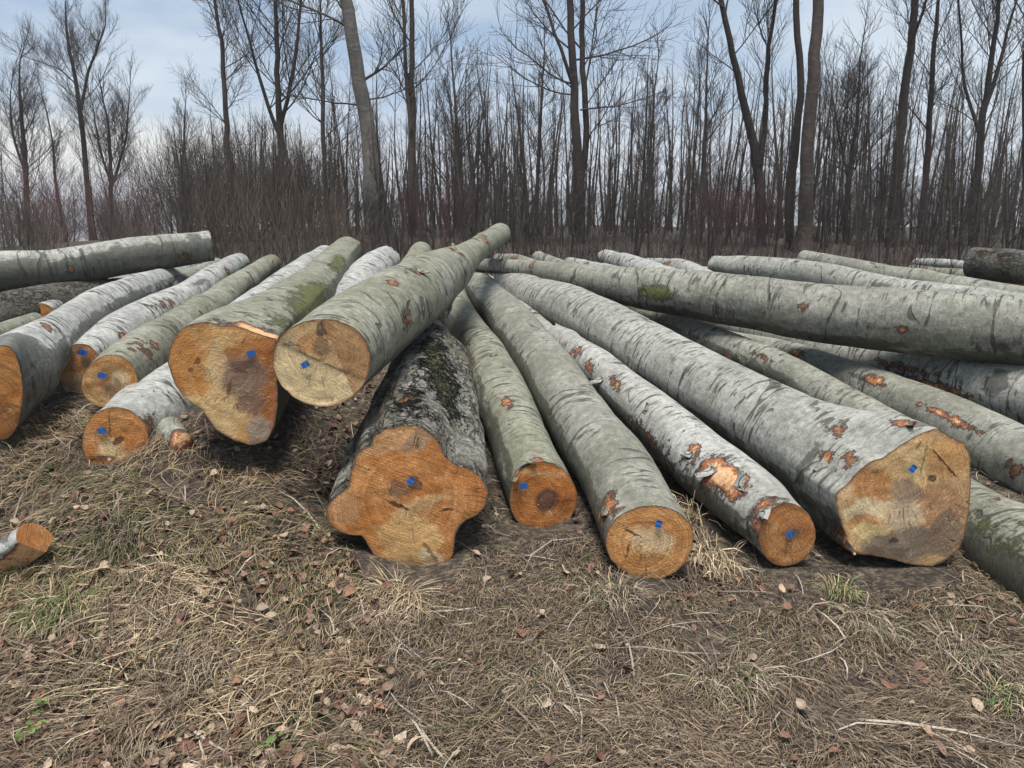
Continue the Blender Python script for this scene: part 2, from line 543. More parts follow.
def make_log(label, st, Z0, Z1, bark='grey', outline=None, face=None, tilt=.35, flare=.45, residual=.15, lump=.05,
             wet_shade=None, patches=(), tag=None, tag_rot=0., segs=72, dz=0.03, ring_dark=0., end_rag=0., steps=(), flakes=(), group='felled beech logs in the pile',
             name='felled_log'):
    """st: centre-line stations (x, y, half width) as seen in the photo, near end first; Z0, Z1 distances of both ends"""
    LOG_N[0] += 1
    seed = LOG_N[0] * 13
    st = np.asarray(st, float)
    s2 = np.concatenate([[0], np.cumsum(np.hypot(*np.diff(st[:, :2], axis=0).T))])
    f = s2 / s2[-1]
    Zs = 1 / ((1 - f) / Z0 + f / Z1)
    P = np.array([at(a[0], a[1], z) for a, z in zip(st, Zs)])
    R = st[:, 2] * Zs / FPX
    sl = np.concatenate([[0], np.cumsum(np.linalg.norm(np.diff(P, axis=0), axis=1))])
    L = sl[-1]
    n = int(max(24, L / dz))
    tt = np.linspace(0, L, n)
    C = smooth_interp(tt, sl, P)
    Rr = np.maximum(smooth_interp(tt, sl, R), R.min() * .6)
    C = C + np.stack([fbm(tt * .7, seed, 0, 1, 3), fbm(tt * .7, seed + 7, 0, 2, 3), fbm(tt * .7, seed + 3, 0, 5, 3)], 1) * .05 * sstep(0, .8, tt)[:, None]
    T = np.gradient(C, axis=0)
    T /= np.linalg.norm(T, axis=1)[:, None]
    e1 = np.cross(T, [0, 0, 1.0])
    e1 /= np.linalg.norm(e1, axis=1)[:, None]
    e2 = np.cross(e1, T)
    th = np.linspace(0, 2 * np.pi, segs, endpoint=False)
    ct, sn = np.cos(th), np.sin(th)
    # front face plane
    P0, a0 = C[0], T[0]
    tocam = EYE - P0
    tocam /= np.linalg.norm(tocam)
    nrm = -(1 - tilt) * a0 + tilt * tocam
    nrm /= np.linalg.norm(nrm)
    if outline is None:
        rho = np.full(segs, Rr[0]) * (1 + .03 * np.sin(2 * th + seed) + .02 * np.sin(3 * th + seed * 2))
    else:
        if len(outline) == 4 and np.isscalar(outline[0]):
            cx, cy, rx, ry = outline
            ph = np.linspace(0, 2 * np.pi, 90, endpoint=False)
            wob = 1 + .025 * np.sin(2 * ph + seed) + .02 * np.sin(3 * ph + seed * 1.7)
            outline = np.stack([cx + rx * np.cos(ph) * wob, cy + ry * np.sin(ph) * wob], 1)
        q = dense_poly(outline)
        pts = []
        for (x, y) in q:
            r = ray(x, y)
            tq = ((P0 - EYE) @ nrm) / (r @ nrm)
            pts.append(EYE + r * tq - P0)
        pts = np.array(pts)
        rho = poly_radius(np.stack([pts @ e1[0], pts @ e2[0]], 1), th)
    rho = rho * (1 + .022 * fbm(ct * 9, sn * 9, seed, 3, 4))
    rm = rho.mean()
    shape = rho / rm - 1
    delta = -rho * ((ct[:, None] * e1[0] + sn[:, None] * e2[0]) @ nrm) / (a0 @ nrm)
    w = 1 - sstep(0, flare, tt)
    Rb = w * rm + (1 - w) * Rr
    r = Rb[:, None] * (1 + shape[None, :] * (residual + (1 - residual) * w[:, None]))
    lx, ly = ct[None, :] * Rb[:, None], sn[None, :] * Rb[:, None]
    bumps = fbm(tt[:, None] * 1.6, lx * 5, ly * 5, seed, 4) * lump + fbm(tt[:, None] * 9, lx * 14, ly * 14, seed + 5, 3) * lump * .35
    krng = np.random.default_rng(seed)
    for kk in range(int(L * 1.6) + 2):      # branch collars and dents
        ks, ka = krng.uniform(.25, L), krng.uniform(0, 2 * np.pi)
        kw, kh = krng.uniform(.05, .13), krng.uniform(-.06, .13)
        da = np.abs((th - ka + np.pi) % (2 * np.pi) - np.pi)
        r = r * (1 + kh * np.exp(-((tt[:, None] - ks) / kw) ** 2 - (da[None, :] * Rb[:, None] / (kw * .8)) ** 2))
    r = r * (1 + bumps * sstep(0, .15, tt)[:, None])
    Lb = max(.3, 2.2 * np.abs(delta).max())
    off = delta[None, :] * np.clip(1 - tt / Lb, 0, 1)[:, None]
    V = C[:, None, :] + r[..., None] * (ct[None, :, None] * e1[:, None, :] + sn[None, :, None] * e2[:, None, :]) + off[..., None] * T[:, None, :]
    if end_rag:
        rag = fbm(ct * 4, sn * 4, seed, 8, 3) * end_rag
        V[-2:] += (rag[None, :, None] * T[-1])
    V = V.reshape(-1, 3)
    # bark masks
    TH = np.broadcast_to(th[None, :], (n, segs)).ravel()
    SS = np.broadcast_to(tt[:, None], (n, segs)).ravel()
    RR = np.broadcast_to(Rb[:, None], (n, segs)).ravel()
    mask = np.zeros((n * segs, 3))
    if wet_shade:
        wa, ww, ws = wet_shade     # centre angle (deg, 90 = top), half width (deg), strength
        da = np.abs((TH - math.radians(wa) + np.pi) % (2 * np.pi) - np.pi)
        mask[:, 0] = ws * sstep(math.radians(ww) * 1.35, math.radians(ww) * .65, da)  # darker flank: bark stain plus underside shade put into the colour
    if ring_dark:
        mask[:, 0] = np.maximum(mask[:, 0], .85 * sstep(ring_dark, ring_dark * .4, SS))
    px, py, pz = (lambda d: (512 + (d @ RGT) / np.maximum(d @ FWD, .1) * FPX, 384 - (d @ UPV) / np.maximum(d @ FWD, .1) * FPX, d @ FWD))(V - EYE)
    for (qx, qy, ls, lt, kind, amp) in patches:
        dd = np.hypot(px - qx, py - qy)
        near = np.nonzero(dd < max(5, dd.min() + 3))[0]
        k = near[pz[near].argmin()]
        da = np.abs((TH - TH[k] + np.pi) % (2 * np.pi) - np.pi) * RR
        g = np.exp(-(((SS - SS[k]) / ls) ** 2 + (da / lt) ** 2))
        ch = {'wet_shade': 0, 'moss': 1, 'torn': 2}[kind]
        mask[:, ch] = np.maximum(mask[:, ch], amp * g)
    so = seed * 1.37
    logco = np.stack([SS + so, RR * np.cos(TH) + seed, RR * np.sin(TH)], 1)
    k = C[:, 2].argmin()
    base = np.array([P0[0], P0[1], P0[2] - rho.max()])
    root = thing(name, label, 'log', base, group)
    mesh_obj('bark', V - base, grid_quads(n, segs, True)[:, ::-1], None, BARKS[bark], root, True, {'logco': logco, 'mask': mask})
    # front cut face
    M = 18
    uu = np.cross(UPV, -nrm)
    uu = uu - 0 * nrm
    uu /= np.linalg.norm(uu)
    if uu @ RGT < 0: uu = -uu
    vv = np.cross(nrm, uu)
    if vv @ UPV < 0: vv = -vv
    ring0 = V[:segs] - P0
    fr = np.linspace(0, 1, M + 1)[1:] ** .85
    FV = (fr[:, None, None] * ring0[None]).reshape(-1, 3)
    FV = np.vstack([[0, 0, 0], FV])
    fco = np.stack([FV @ uu, FV @ vv, np.concatenate([[0], np.repeat(fr, segs)])], 1)
    relief = fbm(fco[:, 0] * 9, fco[:, 1] * 9, 0, seed, 3) * .010
    for (hx, hy, ang, dep) in steps:      # a second saw cut leaves a step
        q = (fco[:, 0] - hx * Z0 / FPX) * math.cos(ang) + (fco[:, 1] + hy * Z0 / FPX) * math.sin(ang)
        relief = relief + dep * sstep(-.004, .004, q)
    FV = FV + nrm * (relief * np.clip((1 - fco[:, 2]) * 8, 0, 1))[:, None]
    tris = np.stack([np.zeros(segs, int), 1 + np.arange(segs), 1 + (np.arange(segs) + 1) % segs], 1)
    mesh_obj('cut_face', FV + P0 - base, grid_quads(M, segs, True)[:, ::-1] + 1, tris, face or PLAIN_FACE, root, True, {'fco': fco})
    # far cut face
    rb = V[-segs:] - C[-1]
    frb = np.array([.33, .66, .9, 1.0])
    BV = np.vstack([[0, 0, 0], (frb[:, None, None] * rb[None]).reshape(-1, 3)])
    bco = np.stack([BV @ e1[-1], BV @ e2[-1], np.concatenate([[0], np.repeat(frb, segs)])], 1)
    mesh_obj('cut_face', BV + C[-1] - base, grid_quads(4, segs, True) + 1, tris[:, ::-1], PLAIN_FACE, root, True, {'fco': bco})
    if tag:
        hw, hh, ht = .024, .017, .0035
        if not TAG_MESH:
            bx = []
            N = 6
            for s in (1, -1):
                for j in range(N + 1):
                    for i in (-1, 1):
                        x = (j / N * 2 - 1)
                        bx.append((x * hw * (1 if abs(x) < .9 else .96), i * hh * (1 if abs(x) < .9 else .88), s * ht / 2 + .004 * x * x + (.0025 if j in (2, 3) else 0)))
            qs = []
            o2 = 2 * (N + 1)
            for j in range(N):
                a = 2 * j
                qs += [(a, a + 2, a + 3, a + 1), (o2 + a, o2 + a + 1, o2 + a + 3, o2 + a + 2),
                       (a, o2 + a, o2 + a + 2, a + 2), (a + 1, a + 3, o2 + a + 3, o2 + a + 1)]
            qs += [(0, 1, o2 + 1, o2), (2 * N, o2 + 2 * N, o2 + 2 * N + 1, 2 * N + 1)]
            o = mesh_obj('tag', np.array(bx), np.array(qs), None, m_tag, root, False, {'fco': np.array(bx)})
            TAG_MESH['m'] = o.data
        else:
            o = bpy.data.objects.new('tag', TAG_MESH['m'])
            COL.objects.link(o)
            o.parent = root
        rr = ray(*tag)
        q = EYE + rr * (((P0 - EYE) @ nrm) / (rr @ nrm)) + nrm * .014 - base
        from mathutils import Matrix
        mt = Matrix((Vector(uu), Vector(vv), Vector(nrm))).transposed().to_4x4()
        mt = mt @ Matrix.Rotation(tag_rot, 4, 'Z')
        s = Z0 / 3.4 * .8
        mt = Matrix.Translation(Vector(q)) @ mt @ Matrix.Scale(s, 4)
        o.matrix_local = mt
    Cn = V - np.repeat(C, segs, 0)
    for (qx, qy, fl, fw, frot) in flakes:      # strips of bark curling off the wood
        dd = np.hypot(px - qx, py - qy)
        near = np.nonzero(dd < max(5, dd.min() + 3))[0]
        k = near[pz[near].argmin()]
        nn = Cn[k] / np.linalg.norm(Cn[k])
        Tk = T[k // segs]
        sd = np.cross(nn, Tk)
        d1 = Tk * math.cos(frot) + sd * math.sin(frot)
        d2 = np.cross(nn, d1)
        uu_, vv_ = np.meshgrid(np.linspace(0, 1, 7), np.linspace(-1, 1, 5), indexing='ij')
        edge = 1 + .35 * fbm(uu_ * 3, vv_ * 2, seed + qx, 4, 2)
        A = V[k] + (uu_ * fl)[..., None] * d1 + (vv_ * fw * .5 * edge * (1 - .4 * uu_))[..., None] * d2
        A = A + ((uu_ ** 2) * fl * .24 + .004 + .012 * (1 - vv_ ** 2) * uu_)[..., None] * nn
        B = A - nn * .004
        A, B = A.reshape(-1, 3), B.reshape(-1, 3)
        q = grid_quads(7, 5, False)
        lc = np.stack([uu_.ravel() * fl + so, vv_.ravel() * fw + seed, 0 * uu_.ravel()], 1)
        mk1, mk2 = np.zeros((35, 3)), np.zeros((35, 3))
        mk2[:, 2] = 1.0
        mesh_obj('bark_flake', np.vstack([A, B]) - base, np.vstack([q, q[:, ::-1] + 35]), None, BARKS[bark], root, True,
                 {'logco': np.vstack([lc, lc]), 'mask': np.vstack([mk1, mk2])})
    LOGS.append((C.copy(), Rb.copy()))
    return root, dict(C=C, R=Rb, base=base, T=T)


def zp(pts, ox, oy, sc):
    return [(ox + a / sc, oy + b / sc) for a, b in pts]


POLY_I = zp([(380,65),(450,75),(520,120),(550,180),(575,225),(620,250),(690,275),(740,320),(762,380),(745,440),(700,480),(655,500),(620,535),(608,590),(600,660),(570,700),(500,725),(420,738),(330,715),(260,680),(220,620),(190,565),(120,565),(65,540),(30,490),(30,430),(70,390),(130,345),(140,280),(160,210),(190,175),(230,165),(245,120),(290,85)], 320, 410, 4.517)
POLY_F = zp([(200,55),(250,60),(290,75),(340,70),(420,95),(490,120),(545,135),(530,200),(540,290),(548,355),(546,450),(532,545),(495,612),(420,632),(335,604),(260,555),(220,500),(195,465),(140,430),(90,380),(55,310),(35,240),(45,170),(80,110),(130,70)], 160, 310, 4.655)
POLY_M = zp([(550,42),(600,55),(650,90),(700,115),(720,160),(725,300),(720,420),(700,530),(670,620),(610,670),(540,705),(420,690),(300,660),(170,640),(110,620),(130,560),(100,500),(75,400),(70,350),(130,310),(160,270),(230,205),(300,180),(370,130),(440,85),(490,60)], 820, 420, 4.8)

OR1, OR2 = (.44, .185, .055), (.54, .27, .105)
PALE, TAN = (.66, .49, .27), (.54, .35, .165)
DKB, GRY = (.16, .075, .035), (.25, .185, .135)

FACE_I = face_mat('wood_lobed', (.43, .165, .044), (.55, .25, .085), 3.3, (0, 0), 55, .22,
                  [(0, 40, 34, 30, .2, (.60, .38, .16), .9, .8), (20, 62, 14, 10, 0, (.68, .54, .33), 1.2, .8), (12, 5, 30, 8, -.3, (.62, .42, .21), 1.5, .6),
                   (-12, -10, 9, 8, .3, (.17, .10, .06), .9, .8), (4, -18, 8, 7, .3, (.12, .06, .035), .9, .85), (-14, 4, 15, 2.2, .45, (.05, .025, .015), .6, .9),
                   (37, 11, 9, 2, -.2, (.05, .025, .015), .8, .9), (20, 55, 2, 14, -.6, (.14, .05, .02), .8, .7), (-20, -62, 50, 12, -.25, (.60, .36, .17), .5, .7),
                   (5, -60, 20, 9, -.6, (.30, .22, .16), 1.2, .6), (-66, 4, 17, 20, 0, (.46, .27, .14), .8, .6), (0, 72, 50, 10, 0, (.24, .13, .06), .8, .6)],
                  (), .55, .35)
FACE_F = face_mat('wood_heart_shaped', (.50, .26, .09), (.56, .34, .14), 3.5, (8, -5), 60, .18,
                  [(-8, 15, 35, 62, .45, (.64, .45, .22), .45, .85), (24, -30, 36, 15, -.3, (.40, .15, .04), .5, .9), (46, 5, 17, 45, 0, (.36, .125, .034), .4, .95),
                   (-42, -22, 21, 42, -.5, (.50, .215, .06), .25, .95), (-6, -18, 10, 24, -.1, (.60, .42, .22), .5, .8),
                   (18, -5, 23, 24, .1, (.25, .16, .115), .5, .95), (22, 22, 15, 13, 0, (.21, .125, .09), .8, .9), (14, -16, 10, 5, 0, (.13, .07, .05), .8, .8),
                   (-26, -21, 2.5, 4, 0, DKB, .6, .9), (-33, -12, 2.5, 3, 0, DKB, .6, .9), (3, 5, 2, 8, .3, (.16, .05, .03), .6, .8),
                   (35, 55, 15, 22, -.3, (.30, .26, .21), .5, .8)], (), .6, -.9)
FACE_G = face_mat('wood_two_cuts', (.50, .32, .155), (.56, .38, .19), 3.3, (-2, -10), 80, .22,
                  [(-10, -18, 26, 10, -.5, (.40, .20, .08), .5, .8), (0, -16, 9, 9, 0, (.24, .145, .08), .6, .9), (4, -36, 7, 13, .5, (.06, .04, .03), .8, .9),
                   (19, -35, 3, 9, .5, (.62, .48, .28), .6, .8), (-30, -12, 10, 16, -.6, (.36, .29, .20), .9, .7), (-42, 8, 8, 24, -.1, (.40, .36, .28), .9, .7)],
                  [(0, 0, -2.0, (.70, .54, .30), .03, .9), (12, -14, .35, (.36, .195, .085), .02, .8)], .4, .6)
FACE_I2 = None
FACE_J = face_mat('wood_dark_heart', (.40, .135, .034), (.47, .19, .055), 3.7, (0, 0), 90, .25,
                  [(4, 3, 12, 13, 0, (.085, .045, .03), .35, .95), (4, 3, 7, 8, 0, (.16, .07, .04), .5, .8), (-4, -24, 26, 5, .1, (.55, .34, .15), .8, .6)], (), .4, .2)
FACE_K = face_mat('wood_pale_heart', (.46, .21, .065), (.54, .275, .10), 3.25, (-5, 2), 100, .32,
                  [(2, 0, 25, 15, .15, (.56, .41, .235), .5, .9), (-12, 6, 5, 5, 0, (.30, .15, .06), .4, .9), (-12, 6, 2.5, 2.5, 0, (.5, .33, .15), .4, .9), (-18, -10, 12, 1.2, .5, (.06, .03, .02), .5, .9),
                   (-3, 30, 1.0, 8, 0, (.04, .02, .012), .3, .9), (-22, 8, 1.2, 10, .2, (.07, .03, .02), .5, .8), (0, 18, 26, 10, 0, (.42, .19, .06), .8, .6)], (), .4, -.3)
FACE_L = face_mat('wood_small_red', (.38, .15, .045), (.46, .22, .08), 3.36, (5, -4), 100, .3,
                  [(6, -3, 11, 10, 0, (.22, .11, .05), .4, .85), (6, -3, 5, 5, 0, (.12, .06, .035), .4, .8)], (), .4, .8)
FACE_M = face_mat('wood_big_mixed', (.53, .325, .145), (.62, .42, .22), 3.35, (-2, -20), 60, .2,
                  [(-35, -15, 26, 16, .5, (.44, .195, .065), .4, .9), (36, -42, 24, 22, 0, (.50, .275, .105), .3, .9), (8, -35, 10, 22, 0, (.62, .45, .21), .6, .8),
                   (40, 5, 26, 26, 0, (.37, .20, .10), .6, .85), (-38, 10, 24, 12, -.2, (.67, .53, .33), .7, .9), (0, 15, 20, 20, 0, (.52, .40, .27), .8, .9),
                   (2, -8, 16, 12, .3, (.28, .20, .14), .8, .8), (-40, 22, 18, 7, .1, (.40, .19, .06), .6, .8), (-32, 36, 20, 12, 0, (.62, .47, .22), .7, .8),
                   (2, 48, 48, 20, -.18, (.17, .135, .10), .35, .93), (46, 36, 18, 26, 0, (.21, .145, .10), .4, .9), (36, -38, 1.2, 22, -.75, (.10, .03, .015), .5, .95),
                   (26, -22, 5, 4, .2, (.04, .02, .014), .5, .9), (15, -42, 1.1, 18, .1, (.22, .12, .05), .7, .7), (-8, 42, 5, 3, 0, (.06, .04, .03), .6, .9)], (), .35, 1.2)
FACE_E = face_mat('wood_split_heart', (.44, .175, .05), (.52, .255, .09), 3.77, (5, -2), 90, .25,
                  [(-4, 8, 12, 16, -.6, (.64, .47, .26), .7, .85), (3, -2, 7, 3.5, -.7, (.10, .03, .015), .6, .9), (-12, 16, 14, 3.5, 0, (.13, .065, .03), .8, .9),
                   (12, 16, 12, 2, -.3, (.12, .05, .025), .8, .8), (-4, -18, .8, 16, 0, (.14, .07, .035), .3, .8), (0, 24, 30, 10, 0, (.36, .15, .045), .7, .8)], (), .4, .1)
FACE_D = face_mat('wood_pale_patch', (.45, .215, .07), (.52, .30, .13), 4.0, (0, 0), 90, .25,
                  [(9, -4, 9, 9, -.4, (.64, .48, .28), .6, .9), (4, 10, 10, 12, -.5, (.26, .17, .09), .9, .8), (-10, 8, 5, 9, .2, (.36, .15, .05), .7, .8), (-14, 14, 12, 10, 0, (.55, .36, .17), .6, .6)], (), .4, .4)
FACE_C = face_mat('wood_grey_foot', (.36, .16, .06), (.44, .22, .09), 4.3, (0, 0), 90, .25,
                  [(0, 18, 20, 12, 0, (.30, .23, .17), .5, .9), (8, -8, 8, 7, 0, (.20, .12, .08), .7, .8), (-6, 6, 13, 6, 0, (.55, .38, .2), .9, .7)], (), .4, .4)
FACE_B = face_mat('wood_deep_orange', (.45, .155, .035), (.54, .235, .065), 3.5, (-10, 0), 70, .25,
                  [(4, 32, 18, 24, .2, (.30, .13, .04), .6, .8), (0, -20, 20, 20, 0, (.56, .27, .08), .6, .7)], (), .5, .3)

# ------------------------------------------------------------------ the pile
make_log('lobed log at the front with thick dark crusty bark and star-shaped orange face',
         [(410, 500, 76), (418, 447, 60), (431, 390, 44), (435, 358, 33), (436, 338, 17), (441, 314, 10), (446, 298, 10)], 3.3, 6.0, 'crust', POLY_I, FACE_I, .45, 1.1, .55, .10,
         patches=[(470, 400, .5, .10, 'wet_shade', .0), (405, 396, .05, .05, 'torn', .9), (452, 405, .04, .03, 'torn', .8), (450, 385, .6, .15, 'moss', .72), (438, 350, .5, .14, 'moss', .75), (412, 400, .5, .1, 'moss', .5)],
         tag=(411, 480), tag_rot=.9, ring_dark=0, segs=128)
make_log('log with heart-shaped two-tone cut face, notched at right, and mossy back',
         [(226, 382, 60), (268, 335, 42), (308, 298, 28), (332, 272, 20), (349, 252, 15)], 3.5, 8.4, 'green', POLY_F, FACE_F, .4, .9, .2, .07,
         wet_shade=(-20, 60, .7), patches=[(262, 329, .07, .16, 'torn', 1.7), (318, 294, 1.1, .13, 'moss', .92), (340, 262, .7, .10, 'moss', .85), (285, 318, .5, .10, 'moss', .6)], tag=(252, 353), tag_rot=.1, segs=120)
make_log('topmost log across the pile, face half pale half brown, thin tip up against the trees',
         [(322, 362, 46), (372, 322, 41), (415, 294, 34), (445, 273, 25), (466, 257, 15), (500, 232, 10.5)], 3.3, 7.6, 'green', (322, 362, 48, 45), FACE_G, .45, .3, .1, .06,
         wet_shade=(-55, 40, .62), patches=[(412, 318, .10, .05, 'torn', .85), (395, 278, .12, .04, 'torn', .6), (420, 268, .15, .05, 'torn', .55), (463, 250, .07, .12, 'torn', .75), (490, 238, .06, .08, 'torn', .7)],
         tag=(306, 364), tag_rot=.5, segs=110, flakes=[(412, 318, .10, .05, 1.6), (462, 250, .08, .05, 1.2), (420, 268, .07, .05, -1.3)], steps=[(0, 0, -2.0, -.006)])
make_log('narrow leaning log with a dark round heart in its face, beside the lobed log',
         [(543, 497, 34), (522, 450, 30), (500, 400, 27), (482, 355, 22), (462, 318, 17), (447, 288, 14)], 3.7, 7.4, 'green', (543, 497, 33, 36), FACE_J, .4, .3, .1, .05,
         wet_shade=(170, 38, .6), patches=[(505, 395, .10, .05, 'torn', .7), (516, 478, .05, .04, 'torn', 1.0), (535, 465, .06, .1, 'torn', .6), (490, 350, .05, .1, 'wet_shade', .6)], tag=(523, 485), tag_rot=.1, flakes=[(515, 478, .07, .05, 2.8), (540, 462, .08, .04, 1.4), (490, 352, .06, .05, -1.0)])
make_log('long grey-green log with pale oval heart and ring crack in its face, front centre',
         [(650, 542, 42), (620, 480, 38), (585, 425, 33), (545, 368, 27), (510, 322, 22), (474, 281, 15)], 3.25, 8.0, 'grey', (650, 542, 43, 38), FACE_K, .4, .3, .1, .04,
         wet_shade=(192, 42, .66), patches=[(607, 505, .10, .06, 'torn', .75), (595, 520, .12, .05, 'torn', .7), (508, 335, .05, .15, 'wet_shade', .6), (470, 290, .3, .2, 'wet_shade', .55)], tag=(658, 523), tag_rot=1.3, segs=96, flakes=[(603, 508, .06, .045, 2.9)])
make_log('thin pale log with torn bark showing orange wood behind its small brown face',
         [(787, 535, 30), (752, 500, 33), (705, 458, 31), (655, 415, 26), (605, 375, 20), (550, 339, 14)], 3.36, 5.9, 'peeled', (787, 535, 28, 32), FACE_L, .4, .25, .1, .06,
         wet_shade=(205, 38, .6), patches=[(722, 478, .13, .075, 'torn', 1.25), (690, 450, .05, .04, 'torn', .9), (765, 505, .07, .09, 'torn', .75), (755, 530, .1, .06, 'torn', .85), (612, 382, .12, .04, 'torn', .8), (585, 365, .1, .05, 'torn', .8), (572, 352, .08, .05, 'torn', .8), (640, 435, .25, .05, 'torn', .6)],
         tag=(789, 533), tag_rot=.4, end_rag=.1, flakes=[(712, 470, .10, .06, 1.3), (735, 492, .08, .07, -1.2), (690, 455, .07, .04, .6), (762, 512, .09, .06, 2.6), (600, 378, .09, .05, 1.0), (640, 412, .06, .04, -1.4), (552, 342, .10, .06, 2.8)])
make_log('huge silver log flaring to a wide mixed-colour face with dark lower part',
         [(905, 500, 66), (860, 474, 53), (803, 440, 44), (741, 408, 36.5), (677, 372, 31.5), (620, 339, 27.5), (560, 306, 23), (505, 286, 18)], 3.35, 7.6, 'silver', POLY_M, FACE_M, .42, .75, .12, .04,
         wet_shade=(230, 40, .62), patches=[(905, 420, .06, .03, 'torn', .7), (838, 428, .07, .05, 'torn', .75), (822, 458, .06, .05, 'torn', .95), (845, 460, .05, .05, 'torn', .85), (800, 470, .05, .22, 'wet_shade', .75), (838, 560, .2, .1, 'torn', .9), (835, 425, .05, .22, 'wet_shade', .6), (755, 455, .03, .15, 'wet_shade', .55)],
         tag=(911, 468), tag_rot=.9, segs=120, flakes=[(842, 540, .07, .06, 2.9), (822, 460, .06, .05, 1.2), (905, 422, .06, .03, 2.5)])
make_log('rough log in the gap between grey-green log and huge silver log, behind thin pale log',
         [(566, 356, 13), (540, 332, 13), (512, 305, 12), (486, 284, 11)], 5.7, 8.2, 'peeled', None, None, .3, .3, .1, .08, wet_shade=(200, 50, .6),
         patches=[(550, 342, .1, .1, 'torn', .7), (520, 310, .2, .08, 'torn', .5)], segs=48)
make_log('dull log lying between the huge silver log and the long log behind it',
         [(915, 452, 27), (850, 412, 23), (795, 381, 20), (740, 355, 18), (690, 335, 16.5), (630, 309, 14), (560, 281, 11)], 4.6, 8.6, 'grey', None, None, .3, .3, .1, .05,
         wet_shade=(200, 50, .6), patches=[(727, 357, .12, .04, 'torn', .8), (756, 355, .3, .03, 'torn', .6), (780, 385, .05, .04, 'torn', .7)], segs=56)
make_log('long log with several torn red bark scars lying diagonally off the right edge',
         [(1105, 503, 44), (1003, 452, 33.5), (940, 421, 28), (879, 395, 23), (816, 367, 19), (758, 347, 14), (725, 338, 12)], 3.9, 7.2, 'grey', None, None, .3, .3, .1, .05,
         wet_shade=(238, 46, .66), patches=[(870, 378, .10, .05, 'torn', .95), (795, 348, .10, .06, 'torn', .9), (940, 417, .28, .025, 'torn', .9), (1010, 470, .07, .05, 'torn', .85), (735, 342, .12, .06, 'torn', 1.0), (850, 372, .2, .05, 'wet_shade', .6)], segs=72)
make_log('shaded log running beneath the long crossing log right of its moss patch',
         [(940, 412, 22), (810, 350, 16.5), (740, 328, 13.5), (660, 303, 11)], 6.1, 8.4, 'grey', None, None, .3, .3, .1, .05, wet_shade=(238, 60, .6), segs=48)
make_log('dim log deep in the stack showing just below the long crossing log',
         [(930, 372, 20), (850, 350, 17), (780, 335, 14.5), (710, 320, 13), (640, 304, 11)], 6.5, 8.7, 'grey', None, None, .3, .3, .1, .05, wet_shade=(238, 60, .55), segs=48)
make_log('dark-flanked log at the lower right edge beside the wide mixed-colour face',
         [(1100, 600, 58), (1035, 563, 47), (990, 533, 42), (935, 495, 34), (870, 450, 26)], 2.9, 5.3, 'green', None, None, .3, .3, .1, .04,
         wet_shade=(225, 80, .85), patches=[(1000, 540, .8, .13, 'moss', .6), (1015, 520, .4, .08, 'moss', .5), (990, 496, .1, .03, 'torn', .5)], segs=72)
make_log('shaded log with a black bark patch, squeezed under the long crossing log at right',
         [(1110, 412, 34), (1016, 394, 31), (950, 378, 27), (880, 360, 22), (800, 341, 17), (730, 325, 13)], 4.5, 7.4, 'silver', None, None, .3, .3, .1, .04,
         patches=[(993, 385, .12, .14, 'wet_shade', .85), (926, 388, .30, .06, 'torn', 1.0), (900, 370, .3, .04, 'torn', .7)], segs=64)
make_log('long crossing log laid over the right half of the pile, moss patch on it',
         [(1150, 352, 41), (1024, 334, 35), (900, 319, 32), (760, 303, 27), (690, 294, 24), (640, 287, 20.5), (590, 277, 15), (545, 270, 10.5), (510, 268, 8), (475, 265, 6.5)], 4.55, 7.7, 'grey', None, None, .3, .3, .1, .06,
         wet_shade=(248, 42, .6), patches=[(655, 297, .22, .09, 'moss', .95), (700, 308, .4, .06, 'moss', .45), (800, 305, .04, .04, 'torn', .8), (880, 330, .5, .06, 'moss', .4), (528, 268, .05, .1, 'torn', .5), (900, 333, .04, .03, 'torn', .7), (1000, 350, .08, .08, 'wet_shade', .7)], segs=88)
make_log('smooth pale log just above the long crossing log, blunt end to the left',
         [(1090, 325, 20), (1024, 312, 19), (900, 294, 17), (800, 276, 14), (714, 265, 9.5)][::-1], 8.6, 5.2, 'silver', None, None, .2, .3, .1, .04,
         patches=[(750, 262, .05, .3, 'wet_shade', .55), (880, 282, .2, .05, 'wet_shade', .6)], segs=56)
make_log('second pale log high on the right stack, ending left of the bushy dark trunks',
         [(803, 259, 9), (880, 273, 11), (960, 288, 13), (1040, 302, 15), (1110, 314, 16)], 9.6, 6.2, 'grey', None, None, .2, .3, .1, .04,
         patches=[(890, 268, .05, .3, 'wet_shade', .5), (990, 283, .15, .06, 'wet_shade', .5), (965, 302, .2, .05, 'torn', .8), (1015, 305, .2, .06, 'torn', .8)], segs=56)
make_log('mossy green log at far right with orange bruises, under the dark stump end',
         [(912, 271, 6.5), (965, 279, 8), (1030, 290, 10), (1100, 300, 12)], 10.2, 7.0, 'green', None, None, .2, .3, .1, .05,
         patches=[(918, 270, .1, .1, 'torn', .8), (1010, 285, .4, .05, 'torn', .9)], segs=40)
make_log('short pale log end farthest right behind the mossy green log',
         [(916, 263, 5), (975, 268, 6), (1040, 272, 6.5)], 11.4, 9.0, 'pale', None, None, .2, .3, .1, .04, segs=36)
make_log('dark weathered log with twigs on it at the right edge, blunt end to the left',
         [(972, 262, 15), (1010, 266, 17), (1060, 270, 18), (1110, 274, 19)], 8.6, 7.2, 'dark', None, None, .2, .3, .1, .10, wet_shade=(-90, 60, .6),
         end_rag=.1, patches=[(985, 250, .3, .05, 'torn', .45)], segs=72)
